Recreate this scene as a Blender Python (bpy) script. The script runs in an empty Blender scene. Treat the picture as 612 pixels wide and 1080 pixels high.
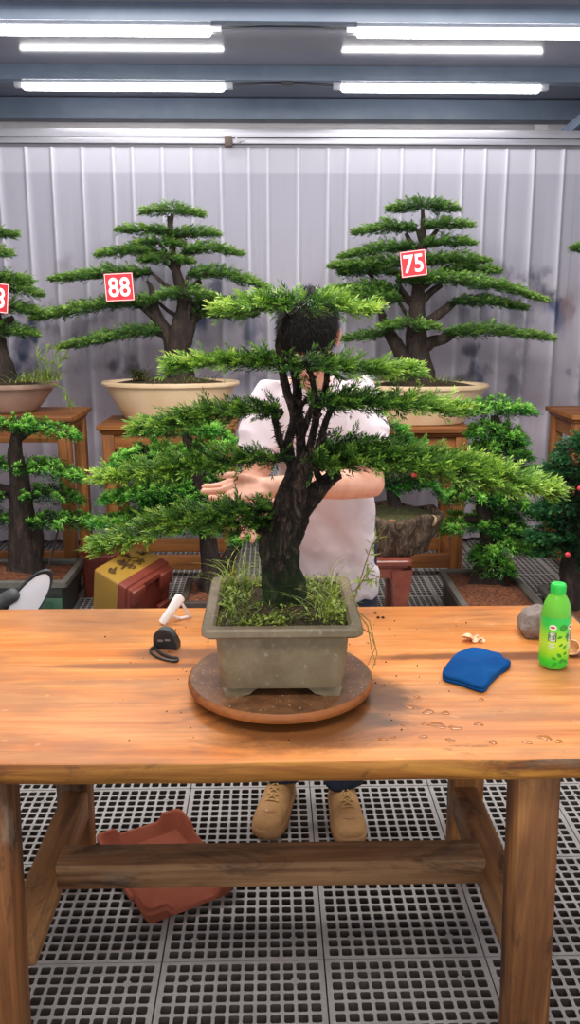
import bpy, bmesh, math, random
import numpy as np
from mathutils import Vector, Matrix, Euler
from mathutils.bvhtree import BVHTree
random.seed(7)
RNG = np.random.default_rng(11)
PI = math.pi
C = bpy.context.scene.collection
# ------------------------------------------------------------------ camera (612 x 1080 frame)
W, H, F = 612, 1080, 900.0
CAMZ = 1.6
PITCH = math.atan(212 / F)
YAW = math.radians(1.3)
CROT = Euler((PI / 2 - PITCH, 0, -YAW)).to_matrix()
cam_d = bpy.data.cameras.new('camera')
cam = bpy.data.objects.new('camera', cam_d)
C.objects.link(cam)
cam.location = (0, 0, CAMZ)
cam.rotation_euler = (PI / 2 - PITCH, 0, -YAW)
cam_d.sensor_fit = 'VERTICAL'
cam_d.sensor_height = 36
cam_d.lens = 36 * F / H
cam_d.clip_start = 0.05
bpy.context.scene.camera = cam


def P(px, py, Y=None, z=None):
    """the point of the plane y = Y (or z = z) seen at pixel px, py"""
    d = CROT @ Vector(((px - W / 2) / F, -(py - H / 2) / F, -1))
    t = Y / d.y if Y is not None else (z - CAMZ) / d.z
    return Vector((0, 0, CAMZ)) + d * t


def mpp(p):
    """metres per pixel at a point"""
    return (-(CROT.transposed() @ (Vector(p) - Vector((0, 0, CAMZ)))).z) / F


# ------------------------------------------------------------------ scene graph helpers
ORG = {}


def tag(o, label=None, cat=None, group=None, kind=None):
    if label: o['label'] = label
    if cat: o['category'] = cat
    if group: o['group'] = group
    if kind: o['kind'] = kind
    return o


def thing(name, label, cat, loc, group=None):
    o = bpy.data.objects.new(name, None)
    o.empty_display_size = .05
    C.objects.link(o)
    o.location = loc
    ORG[o] = Vector(loc)
    return tag(o, label, cat, group)


def link(name, me, mat, parent=None, smooth=True):
    o = bpy.data.objects.new(name, me)
    C.objects.link(o)
    if mat is not None:
        for m in (mat if isinstance(mat, (list, tuple)) else [mat]):
            me.materials.append(m)
    if parent is not None:
        org = ORG[parent]
        me.transform(Matrix.Translation(-org))
        o.parent = parent
        ORG[o] = org
    else:
        ORG[o] = Vector((0, 0, 0))
    if smooth and len(me.polygons):
        me.polygons.foreach_set('use_smooth', [True] * len(me.polygons))
    return o


def settle(o):
    """put the origin of a parentless mesh at the middle of its base"""
    me = o.data
    n = len(me.vertices)
    co = np.empty(n * 3)
    me.vertices.foreach_get('co', co)
    co = co.reshape(-1, 3)
    c = Vector(((co[:, 0].min() + co[:, 0].max()) / 2, (co[:, 1].min() + co[:, 1].max()) / 2, co[:, 2].min()))
    me.transform(Matrix.Translation(-c))
    o.location = c
    return o


class MB:
    """collects shapes into one mesh"""

    def __init__(s):
        s.v, s.f, s.m, s.cur = [], [], [], 0

    def add(s, vs, fs):
        b = len(s.v)
        s.v.extend(tuple(v) for v in vs)
        s.f.extend(tuple(b + i for i in f) for f in fs)
        s.m.extend([s.cur] * len(fs))
        return s

    def box(s, size, loc, rot=None, bevel=0.0, seg=2):
        bm = bmesh.new()
        bmesh.ops.create_cube(bm, size=1)
        bmesh.ops.scale(bm, vec=size, verts=bm.verts)
        if bevel > 0:
            bmesh.ops.bevel(bm, geom=bm.edges[:], offset=bevel, segments=seg, profile=.5, affect='EDGES')
        R = rot.to_matrix() if isinstance(rot, Euler) else (rot if rot is not None else Matrix.Identity(3))
        s.add([R @ v.co + Vector(loc) for v in bm.verts], [[v.index for v in f.verts] for f in bm.faces])
        bm.free()
        return s

    def beam(s, a, b, w, h, bevel=.004, up=(0, 0, 1), w2=None, h2=None):
        """box section bar from a to b (tapering to w2 x h2)"""
        a, b = Vector(a), Vector(b)
        d = (b - a).normalized()
        x = d.cross(Vector(up)).normalized()
        y = x.cross(d)
        w2, h2 = w2 or w, h2 or h
        bm = bmesh.new()
        vs = []
        for p, ww, hh in ((a, w, h), (b, w2, h2)):
            for sx, sy in ((-1, -1), (1, -1), (1, 1), (-1, 1)):
                vs.append(bm.verts.new(p + x * sx * ww / 2 + y * sy * hh / 2))
        for f in ((3, 2, 1, 0), (4, 5, 6, 7), (0, 1, 5, 4), (1, 2, 6, 5), (2, 3, 7, 6), (3, 0, 4, 7)):
            bm.faces.new([vs[i] for i in f])
        if bevel > 0:
            bmesh.ops.bevel(bm, geom=bm.edges[:], offset=bevel, segments=2, profile=.5, affect='EDGES')
        bm.verts.index_update()
        s.add([v.co for v in bm.verts], [[v.index for v in f.verts] for f in bm.faces])
        bm.free()
        return s

    def loft(s, rings, cap=True, closed=True):
        n = len(rings[0])
        vs = [p for r in rings for p in r]
        fs = []
        for i in range(len(rings) - 1):
            for j in range(n if closed else n - 1):
                k = (j + 1) % n
                fs.append((i * n + j, i * n + k, (i + 1) * n + k, (i + 1) * n + j))
        if cap:
            fs.append(tuple(reversed(range(n))))
            fs.append(tuple((len(rings) - 1) * n + j for j in range(n)))
        return s.add(vs, fs)

    def tube(s, pts, rad, n=8, cap=True, rough=0.0, ridge=0.0, seed=0):
        pts = [Vector(p) for p in pts]
        if not hasattr(rad, '__len__'):
            rad = [rad] * len(pts)
        rings = []
        nrm = None
        rr = random.Random(seed)
        ph = [rr.uniform(0, 6.28) for _ in range(4)]
        for i, p in enumerate(pts):
            d = (pts[min(i + 1, len(pts) - 1)] - pts[max(i - 1, 0)]).normalized()
            if nrm is None:
                nrm = d.cross(Vector((0, 1, .13))).normalized()
            nrm = (nrm - d * nrm.dot(d)).normalized()
            b = d.cross(nrm)
            ring = []
            for j in range(n):
                a = 2 * PI * j / n
                r = rad[i]
                if rough or ridge:
                    r *= 1 + ridge * (math.sin(3 * a + ph[0] + i * .23) * .5 + math.sin(5 * a + ph[1] - i * .31) * .35 + math.sin(8 * a + ph[2] + i * .4) * .25) + rough * rr.uniform(-1, 1)
                ring.append(p + nrm * (math.cos(a) * r) + b * (math.sin(a) * r))
            rings.append(ring)
        return s.loft(rings, cap)

    def lathe(s, prof, loc=(0, 0, 0), n=32, cap=True, sx=1, sy=1, R=None):
        rings = []
        for r, z in prof:
            ring = []
            for j in range(n):
                a = 2 * PI * j / n
                v = Vector((r * math.cos(a) * sx, r * math.sin(a) * sy, z))
                if R is not None: v = R @ v
                ring.append(v + Vector(loc))
            rings.append(ring)
        return s.loft(rings, cap)

    def rrect(s, prof, loc=(0, 0, 0), R=None, corner=.02, k=5, cap=True, org=None):
        """stacked rounded rectangles: prof = [(half_x, half_y, z, corner)]"""
        rings = []
        for q in prof:
            hx, hy, z = q[:3]
            c = q[3] if len(q) > 3 else corner
            ring = []
            for cx, cy, a0 in ((1, 1, 0), (-1, 1, 90), (-1, -1, 180), (1, -1, 270)):
                for i in range(k + 1):
                    a = math.radians(a0 + 90 * i / k)
                    v = Vector((cx * (hx - c) + c * math.cos(a), cy * (hy - c) + c * math.sin(a), z))
                    if R is not None: v = R @ v
                    ring.append(v + Vector(loc))
            rings.append(ring)
        return s.loft(rings, cap)

    def ell(s, c, r, R=None, n=16):
        vs, fs = [], []
        m = n // 2 + 1
        for i in range(1, m):
            th = PI * i / m
            for j in range(n):
                a = 2 * PI * j / n
                v = Vector((r[0] * math.sin(th) * math.cos(a), r[1] * math.sin(th) * math.sin(a), r[2] * math.cos(th)))
                vs.append((R @ v if R is not None else v) + Vector(c))
        k = len(vs)
        for zz in (r[2], -r[2]):
            v = Vector((0, 0, zz))
            vs.append((R @ v if R is not None else v) + Vector(c))
        for i in range(m - 2):
            for j in range(n):
                q = (j + 1) % n
                fs.append((i * n + j, (i + 1) * n + j, (i + 1) * n + q, i * n + q))
        for j in range(n):
            q = (j + 1) % n
            fs.append((k, j, q))
            fs.append((k + 1, (m - 2) * n + q, (m - 2) * n + j))
        return s.add(vs, fs)

    def capsule(s, a, b, r1, r2, n=14):
        a, b = Vector(a), Vector(b)
        d = b - a
        L = d.length
        d.normalize()
        pts, rad = [], []
        for k in range(5, 0, -1):
            t = math.sin(PI / 2 * k / 5.2)
            pts.append(a - d * r1 * t); rad.append(r1 * math.sqrt(max(1 - t * t, .001)))
        for k in range(5):
            t = k / 4
            pts.append(a + d * L * t); rad.append(r1 + (r2 - r1) * t)
        for k in range(1, 6):
            t = math.sin(PI / 2 * k / 5.2)
            pts.append(b + d * r2 * t); rad.append(r2 * math.sqrt(max(1 - t * t, .001)))
        return s.tube(pts, rad, n)

    def prism(s, poly, h, loc=(0, 0, 0), R=None):
        n = len(poly)
        vs = [Vector((x, y, z)) for z in (0, h) for x, y in poly]
        if R is not None: vs = [R @ v for v in vs]
        vs = [v + Vector(loc) for v in vs]
        fs = [tuple(reversed(range(n))), tuple(range(n, 2 * n))] + [(i, (i + 1) % n, n + (i + 1) % n, n + i) for i in range(n)]
        return s.add(vs, fs)

    def mesh(s, name='mesh'):
        me = bpy.data.meshes.new(name)
        me.from_pydata(s.v, [], s.f)
        if any(s.m):
            me.polygons.foreach_set('material_index', s.m)
        me.update()
        return me

    def build(s, name, mat, parent=None, smooth=True, sharp=40):
        me = s.mesh(name)
        bm = bmesh.new(); bm.from_mesh(me)
        bmesh.ops.recalc_face_normals(bm, faces=bm.faces[:])
        bm.to_mesh(me); bm.free()
        o = link(name, me, mat, parent, smooth)
        if smooth and sharp:
            me.set_sharp_from_angle(angle=math.radians(sharp))
        return o


def baked(mb, mods, name):
    """mesh of mb after the given modifiers"""
    me = mb.mesh(name) if isinstance(mb, MB) else mb
    o = bpy.data.objects.new('working', me)
    C.objects.link(o)
    for typ, kw in mods:
        m = o.modifiers.new(typ.lower(), typ)
        for k, v in kw.items(): setattr(m, k, v)
    dg = bpy.context.evaluated_depsgraph_get()
    dg.update()
    out = bpy.data.meshes.new_from_object(o.evaluated_get(dg))
    bpy.data.objects.remove(o)
    out.name = name
    return out


def get_co(me):
    co = np.empty(len(me.vertices) * 3)
    me.vertices.foreach_get('co', co)
    return co.reshape(-1, 3)


def set_co(me, co):
    me.vertices.foreach_set('co', np.ascontiguousarray(co).ravel())
    me.update()


def add_tint(me, t, name='tint'):
    a = me.color_attributes.new(name, 'FLOAT_COLOR', 'POINT')
    if t.ndim == 1:
        t = np.stack([t, t, t, np.ones_like(t)], 1)
    a.data.foreach_set('color', np.ascontiguousarray(t, dtype=np.float32).ravel())


def fbm2(x, y, seed=0, octs=5):
    r = np.random.default_rng(seed)
    out = np.zeros_like(x); amp = .5
    for o in range(octs):
        g = r.random((64, 64))
        xi, yi = np.floor(x).astype(int), np.floor(y).astype(int)
        fx, fy = x - xi, y - yi
        fx, fy = fx * fx * (3 - 2 * fx), fy * fy * (3 - 2 * fy)
        a = g[xi % 64, yi % 64]; b = g[(xi + 1) % 64, yi % 64]
        c = g[xi % 64, (yi + 1) % 64]; d = g[(xi + 1) % 64, (yi + 1) % 64]
        out += amp * ((a * (1 - fx) + b * fx) * (1 - fy) + (c * (1 - fx) + d * fx) * fy)
        x, y, amp = x * 2.03 + 7.1, y * 2.03 + 3.7, amp * .5
    return out


# ------------------------------------------------------------------ materials
def lin(c):
    if isinstance(c, str):
        c = c.lstrip('#')
        c = [int(c[i:i + 2], 16) / 255 for i in (0, 2, 4)]
        c = [x / 12.92 if x <= .04045 else ((x + .055) / 1.055) ** 2.4 for x in c]
    return (c[0], c[1], c[2], 1)


class M:
    def __init__(s, name):
        s.m = bpy.data.materials.new(name)
        s.m.use_nodes = True
        s.t = s.m.node_tree
        s.n = s.t.nodes
        s.p = s.n['Principled BSDF']

    def node(s, t, **kw):
        n = s.n.new(t)
        for k, v in kw.items():
            if k.startswith('i_'):
                key = k[2:]
                n.inputs[int(key) if key.isdigit() else key.replace('_', ' ')].default_value = v
            else:
                setattr(n, k, v)
        return n

    def l(s, a, b): s.t.links.new(a, b)

    def ramp(s, fac, stops, interp='LINEAR'):
        r = s.n.new('ShaderNodeValToRGB')
        r.color_ramp.interpolation = interp
        e = r.color_ramp.elements
        while len(e) < len(stops): e.new(.5)
        for i, (p, c) in enumerate(stops):
            e[i].position = p
            e[i].color = lin(c) if not isinstance(c, (int, float)) else (c, c, c, 1)
        s.l(fac, r.inputs[0])
        return r.outputs[0]

    def noise(s, scale, stretch=(1, 1, 1), detail=5, rough=.55, coord='Object', dist=0):
        tc = s.n.new('ShaderNodeTexCoord')
        mp = s.n.new('ShaderNodeMapping')
        mp.inputs['Scale'].default_value = stretch
        s.l(tc.outputs[coord], mp.inputs[0])
        nz = s.node('ShaderNodeTexNoise', i_Scale=scale, i_Detail=detail, i_Roughness=rough, i_Distortion=dist)
        s.l(mp.outputs[0], nz.inputs['Vector'])
        return nz.outputs['Fac']

    def mix(s, fac, a, b, mode='MIX'):
        n = s.node('ShaderNodeMix', data_type='RGBA', blend_type=mode)
        for k, v in ((0, fac), (6, a), (7, b)):
            if hasattr(v, 'is_linked') or hasattr(v, 'links'):
                s.l(v, n.inputs[k])
            else:
                n.inputs[k].default_value = v if k == 0 else lin(v)
        return n.outputs[2]

    def col(s, v):
        if hasattr(v, 'links'): s.l(v, s.p.inputs['Base Color'])
        else: s.p.inputs['Base Color'].default_value = lin(v)
        return s

    def rough(s, v):
        if hasattr(v, 'links'): s.l(v, s.p.inputs['Roughness'])
        else: s.p.inputs['Roughness'].default_value = v
        return s

    def bump(s, h, strength=.3, dist=.01):
        b = s.node('ShaderNodeBump', i_Strength=strength, i_Distance=dist)
        s.l(h, b.inputs['Height'])
        s.l(b.outputs[0], s.p.inputs['Normal'])
        return s


def plain(name, c, rough=.5, c2=None, scale=20, bump=.1, stretch=(1, 1, 1), metal=0, spec=None, dist=.004):
    m = M(name)
    nz = m.noise(scale, stretch)
    m.col(m.ramp(nz, [(.3, c), (.7, c2 or c)]))
    m.rough(rough)
    m.p.inputs['Metallic'].default_value = metal
    if spec is not None: m.p.inputs['Specular IOR Level'].default_value = spec
    if bump: m.bump(nz, bump, dist)
    return m.m


def wood(name, dark, mid, light, axis=0, rough=.4, grain=14, stain=.5, spec=.35, worn=0):
    m = M(name)
    st = [1, 1, 1]; st[axis] = .06
    g = m.noise(grain, st, 8, .65, dist=.6)
    st2 = [1, 1, 1]; st2[axis] = .3
    b = m.noise(3.2, st2, 4, .6)
    st3 = [1, 1, 1]; st3[axis] = .03
    fine = m.noise(90, st3, 3, .6)
    c = m.ramp(g, [(.28, dark), (.45, mid), (.62, light), (.8, mid)])
    c = m.mix(m.ramp(b, [(.45, 0.0), (.72, stain)]), c, dark)
    c = m.mix(m.ramp(fine, [(.4, 0.0), (.75, .35)]), c, dark)
    if worn:
        st4 = [2.2, 2.2, 2.2]; st4[axis] = .8
        w = m.noise(3.1, st4, 7, .72, dist=.8)
        w2 = m.noise(2.3, [s_ * 1.3 for s_ in st4], 6, .7, dist=.5)
        c = m.mix(m.ramp(w, [(.53, 0.0), (.63, worn)]), c, '#21170f')
        c = m.mix(m.ramp(w2, [(.56, 0.0), (.66, worn * .6)]), c, '#8d7b68')
    m.col(c)
    m.rough(m.ramp(b, [(.3, rough), (.75, min(1, rough + .2))]))
    m.p.inputs['Specular IOR Level'].default_value = spec
    m.bump(g, .15, .004)
    return m.m


def leafmat(name, stops, trans=.25, rough=.45, spec=.35):
    m = M(name)
    at = m.node('ShaderNodeAttribute', attribute_name='tint')
    c = m.ramp(at.outputs['Fac'], stops)
    m.col(c); m.rough(rough)
    m.p.inputs['Specular IOR Level'].default_value = spec
    tr = m.node('ShaderNodeBsdfTranslucent')
    m.l(c, tr.inputs[0])
    mx = m.node('ShaderNodeMixShader', i_0=trans)
    m.l(m.p.outputs[0], mx.inputs[1]); m.l(tr.outputs[0], mx.inputs[2])
    m.l(mx.outputs[0], m.n['Material Output'].inputs[0])
    return m.m


# ------------------------------------------------------------------ foliage
def nrmz(a): return a / np.maximum(np.linalg.norm(a, axis=-1, keepdims=True), 1e-9)


class Leaves:
    def __init__(s): s.q, s.t = [], []

    def needles(s, base, d, L, Wd, up, tint):
        d = nrmz(d)
        side = nrmz(np.cross(d, up))
        L = np.broadcast_to(L, base.shape[:1])[:, None]
        wd = np.broadcast_to(Wd, base.shape[:1])[:, None]
        mid = base + d * L * .5
        nrm = np.cross(side, d) * L * .06
        s.q.append(np.stack([base, mid + side * wd * .5 + nrm, base + d * L, mid - side * wd * .5 + nrm], 1))
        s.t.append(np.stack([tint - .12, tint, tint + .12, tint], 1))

    def sprays(s, pos, axis, L, nn, nl, nw, tint, spread=55, rng=RNG, tipgain=.2):
        N = len(pos)
        axis = nrmz(axis)
        upr = nrmz(np.array([0, 0, 1.0]) + rng.normal(0, .45, (N, 3)))
        side = nrmz(np.cross(axis, upr)); up = np.cross(side, axis)
        Ls = L * rng.uniform(.65, 1.2, N)
        for i in range(nn):
            t = (i + .5) / nn
            sg = 1 if i % 2 else -1
            a = np.radians(spread * (1 - .45 * t) + rng.normal(0, 9, N))
            lift = rng.normal(.18, .25, N)[:, None]
            d = axis * np.cos(a)[:, None] + side * (sg * np.sin(a))[:, None] + up * lift
            if i == nn - 1: d = axis + up * lift * .3
            s.needles(pos + axis * (Ls * t)[:, None], d, nl * rng.uniform(.75, 1.15, N) * (1 - .25 * t), nw, up + rng.normal(0, .35, (N, 3)), np.clip(tint + tipgain * (t - .5) + rng.normal(0, .06, N), 0, 1))

    def tufts(s, pos, axis, nn, nl, nw, tint, rng=RNG, grad=.3):
        N = len(pos)
        axis = nrmz(axis)
        for i in range(nn):
            r = nrmz(rng.normal(0, 1, (N, 3)))
            d = nrmz(axis * rng.uniform(.15, .95, N)[:, None] + r * .8)
            s.needles(pos, d, nl * rng.uniform(.75, 1.15, N), nw, axis + r * .3 + .01, np.clip(tint + rng.normal(0, .06, N) + .06 * np.sum(d * axis, 1), 0, 1))
            s.t[-1] = s.t[-1] + np.array([-grad, 0, grad * .5, 0])

    def build(s, name, mat, parent):
        q = np.concatenate(s.q); t = np.concatenate(s.t)
        n = len(q)
        me = bpy.data.meshes.new(name)
        me.vertices.add(n * 4); me.loops.add(n * 4); me.polygons.add(n)
        me.vertices.foreach_set('co', q.reshape(-1))
        me.loops.foreach_set('vertex_index', np.arange(n * 4, dtype=np.int32))
        me.polygons.foreach_set('loop_start', np.arange(0, n * 4, 4, dtype=np.int32))
        me.polygons.foreach_set('loop_total', np.full(n, 4, dtype=np.int32))
        me.update(calc_edges=True)
        add_tint(me, np.clip(t.reshape(-1), 0, 1))
        return link(name, me, mat, parent, smooth=False)


def curve_at(pts, t):
    """points and tangents along a polyline at parameters t"""
    p = np.array([tuple(q) for q in pts], float)
    seg = np.linalg.norm(np.diff(p, axis=0), axis=1)
    cum = np.concatenate([[0], np.cumsum(seg)]) / seg.sum()
    out = np.stack([np.interp(t, cum, p[:, k]) for k in range(3)], 1)
    i = np.clip(np.searchsorted(cum, t, side='right') - 1, 0, len(seg) - 1)
    return out, nrmz((p[i + 1] - p[i])), seg.sum()


def pad(path, w, h, dens, mode='b', rng=RNG, bright=.0, top=.25, tip=.25, lift=.22):
    """positions, outward axes and tints of the shoots of a flat foliage pad"""
    _, _, L = curve_at(path, np.array([0.0, 1.0]))
    n = max(20, int(dens * L * 2 * w))
    t = rng.random(n)
    u = rng.uniform(-1, 1, n)
    c, tan, _ = curve_at(path, t)
    lat = nrmz(np.cross(tan, np.array([0, 0, 1.0])))
    if mode == 'c':
        prof = np.sqrt(np.clip(1 - (2 * t - 1) ** 2, .04, 1)); sg = np.where(t > .5, 1.0, -1.0); along = np.abs(2 * t - 1)
    else:
        prof = np.clip(np.sin(np.clip(t * .86 + .12, 0, 1) * PI) ** .7, .15, 1) * np.where(t > .5, 1, 1); sg = np.ones(n); along = t
    prof = prof * (1 + .25 * np.sin(t * 19 + rng.uniform(0, 6)) * np.sin(t * 7.3 + 1))
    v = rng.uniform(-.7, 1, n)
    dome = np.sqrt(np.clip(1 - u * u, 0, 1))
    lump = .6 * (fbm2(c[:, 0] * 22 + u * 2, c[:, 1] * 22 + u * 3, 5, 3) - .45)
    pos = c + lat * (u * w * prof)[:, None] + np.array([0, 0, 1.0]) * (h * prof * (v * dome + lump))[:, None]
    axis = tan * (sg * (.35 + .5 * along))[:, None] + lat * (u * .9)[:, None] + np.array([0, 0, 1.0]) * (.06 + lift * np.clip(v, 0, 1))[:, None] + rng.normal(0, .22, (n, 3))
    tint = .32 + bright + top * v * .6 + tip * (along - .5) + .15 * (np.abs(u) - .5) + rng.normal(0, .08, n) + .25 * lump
    return pos, axis, tint
# ------------------------------------------------------------------ shared materials
m_bark = M('dark bark')
_n1 = m_bark.noise(55, (1, 1, .35), 8, .7, dist=.8)
m_bark.col(m_bark.ramp(_n1, [(.3, '#0d0907'), (.5, '#2b1f19'), (.62, '#43342b'), (.75, '#17100d')])).rough(.8).bump(_n1, .9, .012)
m_bark = m_bark.m
m_bark2 = M('grey brown bark')
_n1 = m_bark2.noise(38, (1, 1, .3), 8, .7, dist=.8)
m_bark2.col(m_bark2.ramp(_n1, [(.3, '#120c0a'), (.5, '#2a1d17'), (.65, '#46352c'), (.78, '#18100d')])).rough(.85).bump(_n1, .9, .015)
m_bark2 = m_bark2.m
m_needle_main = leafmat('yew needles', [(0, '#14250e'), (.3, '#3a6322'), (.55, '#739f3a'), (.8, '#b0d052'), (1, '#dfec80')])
m_needle_far = leafmat('distant bonsai needles', [(0, '#122210'), (.3, '#335626'), (.55, '#5f8a3c'), (.8, '#90b656'), (1, '#bbd472')], .2)
m_needle_tuft = leafmat('bright tufted needles', [(0, '#0f2413'), (.3, '#265a24'), (.55, '#54a038'), (.8, '#8fce55'), (1, '#b9e672')])
m_needle_dark = leafmat('deep green needles', [(0, '#0a1810'), (.3, '#1a3f22'), (.55, '#33693a'), (.8, '#559050'), (1, '#7cb060')], .2)
m_weed = leafmat('weeds', [(0, '#3b3418'), (.3, '#5d6a26'), (.55, '#7f9a38'), (.8, '#b4c456'), (1, '#dbd98a')], .3)
m_soil = plain('red brown soil', '#3a1f12', .95, '#8a5030', 60, .8, dist=.02)
m_soil_dark = plain('dark soil', '#1d150d', .95, '#4b3a1f', 70, .8, dist=.02)
m_table_top = None

# ------------------------------------------------------------------ the room
YC = 5.84      # the curtain
YB = 6.45      # the wall behind it
m = M('ceiling panel grey')
nz = m.noise(1.5)
m.col(m.ramp(nz, [(.3, '#8d8c9c'), (.7, '#9d9cab')])).rough(.13)
m_ceil = m.m
m_purlin = plain('blue grey steel', '#6d7b90', .4, '#7d8a9e', 6, .05)
m_white_steel = plain('off white steel', '#b9b5b8', .5, '#c6c2c4', 5, .05)
m_rail = plain('pale aluminium', '#9a98a2', .4, '#b4b2ba', 12, .05, stretch=(.05, 1, 1), metal=.4)
m_rail_dark = plain('grey aluminium groove', '#6c6a70', .4, '#7d7b82', 8, .05)

ce = MB().box((7.4, 7.6, .04), (0, 2.75, 3.02)).build('ceiling', m_ceil); tag(ce, kind='structure')
wb = MB().box((7.4, .06, 3.3), (0, YB + .03, 1.4)).build('wall_back', m_white_steel); tag(wb, kind='structure')
for nm, x in (('wall_left', -3.45), ('wall_right', 3.65)):
    tag(MB().box((.05, 3.4, 3.0), (x, 4.75, 1.5)).build(nm, m_white_steel), kind='structure')
# corrugation seams: the purlins that carry the lights
tr = 0


def trim(mb, mat, smooth=True):
    global tr
    tr += 1
    return tag(mb.build('trim_%d' % tr, mat, smooth=smooth), kind='structure')


Yn = P(300, 33, z=2.905).y
Yf = P(300, 92, z=2.905).y
for Y in (Yf, Yn):
    trim(MB().beam((-3.6, Y + .06, 2.972), (3.6, Y + .06, 2.972), .13, .052).beam((-3.6, Y - .085, 2.961), (3.6, Y - .085, 2.961), .008, .078, .002).beam((-3.6, Y - .04, 2.995), (3.6, Y - .04, 2.995), .09, .008, .002), m_purlin)  # thin front lip added to hide part of each tube's ceiling reflection
trim(MB().beam((-3.6, 3.95, 2.975), (3.6, 3.95, 2.975), .2, .05), m_purlin)
trim(MB().beam((-3.6, 6.3, 2.93), (3.6, 6.3, 2.93), .14, .13), m_purlin)
trim(MB().beam((-3.6, 6.40, 2.80), (3.6, 6.40, 2.80), .08, .14), m_white_steel)
# curtain rail: pale box section above, grooved track below
trim(MB().beam((-3.4, 5.88, 2.70), (3.6, 5.88, 2.70), .10, .05, .003).beam((-3.4, 5.86, 2.652), (3.6, 5.86, 2.652), .07, .035, .003), m_rail)
trim(MB().beam((-3.4, 5.87, 2.623), (3.6, 5.87, 2.623), .05, .02, .002), m_rail_dark)
# sloping steel brace in the upper right corner
a, b = P(566, 152, Y=6.1), P(640, 95, Y=5.3)
trim(MB().beam(P(586, 152, Y=6.1), P(652, 96, Y=5.7), .09, .06, .004), m_purlin)
trim(MB().beam(P(566, 150, Y=6.22), P(612, 150, Y=6.22), .05, .12, .003).box((.09, .02, .13), P(570, 143, Y=6.2)), m_white_steel)
# small clamp and hook on the rail
cl = MB().box((.05, .03, .06), P(241, 149, Y=5.80), bevel=.004).box((.02, .05, .02), P(241, 146, Y=5.82))
o = cl.build('rail_clamp', plain('brown clamp', '#5c4d44', .6), None)
tag(settle(o), 'small brown clamp on the pale curtain rail', 'clamp')
o = MB().tube([P(249, 145, Y=5.81), P(252, 150, Y=5.80), P(257, 147, Y=5.80), P(255, 152, Y=5.80)], .006, 6).build('wire_hook', m_white_steel)
tag(settle(o), 'little white wire hook beside the brown rail clamp', 'hook')

# grated floor
TX = .41
TY = (P(333, 830, z=0).y - P(330, 1012, z=0).y) / 2
X0, Y0 = P(326, 820, z=0).x, P(333, 830, z=0).y


def grating():
    n = 12
    pitch = TX / 12.7
    h = pitch * .375; c = pitch * .10
    bx, by = TX / 2 - n * pitch / 2, TY / 2 - n * pitch / 2
    V, Fc = [], []
    oct_ = [(h - c, -h), (h, -h + c), (h, h - c), (h - c, h), (-h + c, h), (-h, h - c), (-h, -h + c), (-h + c, -h)]

    def cell(cx, cy):
        b = len(V)
        q = pitch / 2
        V.extend([(cx + q, cy - q, 0), (cx + q, cy + q, 0), (cx - q, cy + q, 0), (cx - q, cy - q, 0)])
        V.extend([(cx + x, cy + y, 0) for x, y in oct_])
        V.extend([(cx + x * .96, cy + y * .96, -.022) for x, y in oct_])
        o = b + 4
        Fc.extend([(b, b + 1, o + 2, o + 1), (b + 1, b + 2, o + 4, o + 3), (b + 2, b + 3, o + 6, o + 5), (b + 3, b, o, o + 7)])
        Fc.extend([(b, o + 1, o, o), (b + 1, o + 3, o + 2, o + 2), (b + 2, o + 5, o + 4, o + 4), (b + 3, o + 7, o + 6, o + 6)])
        for k in range(8):
            Fc.append((o + k, o + (k + 1) % 8, o + 8 + (k + 1) % 8, o + 8 + k))
    for i in range(n):
        for j in range(n):
            cell(bx + pitch * (i + .5), by + pitch * (j + .5))
    # border with a shallow groove at the seam
    g = .0018
    x0, x1, y0, y1 = bx, TX - bx, by, TY - by
    for (a, b_) in (((x0, y0), (x1, y0)), ((x1, y0), (x1, y1)), ((x1, y1), (x0, y1)), ((x0, y1), (x0, y0))):
        def out(p):
            return (g if p[0] == x0 else TX - g, g if p[1] == y0 else TY - g)
        k = len(V)
        oa, ob = out(a), out(b_)
        V.extend([(*a, 0), (*b_, 0), (*ob, 0), (*oa, 0), (*ob, -.006), (*oa, -.006)])
        Fc.extend([(k + 3, k + 2, k + 1, k), (k + 5, k + 4, k + 2, k + 3)])
    # little round bosses at four crossings
    for i in (2, 10):
        for j in (2, 10):
            k = len(V)
            cx, cy = bx + pitch * i, by + pitch * j
            for q in range(8): V.append((cx + .011 * math.cos(q * PI / 4), cy + .011 * math.sin(q * PI / 4), .0015))
            for q in range(8): V.append((cx + .006 * math.cos(q * PI / 4), cy + .006 * math.sin(q * PI / 4), .0015))
            for q in range(8): Fc.append((k + q, k + (q + 1) % 8, k + 8 + (q + 1) % 8, k + 8 + q))
            for q in range(8): V.append((cx + .006 * math.cos(q * PI / 4), cy + .006 * math.sin(q * PI / 4), -.004))
            Fc.extend([(k + 16, k + 17, k + 18, k + 19), (k + 16, k + 19, k + 20, k + 23), (k + 20, k + 21, k + 22, k + 23)])
    return np.array(V), Fc


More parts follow.
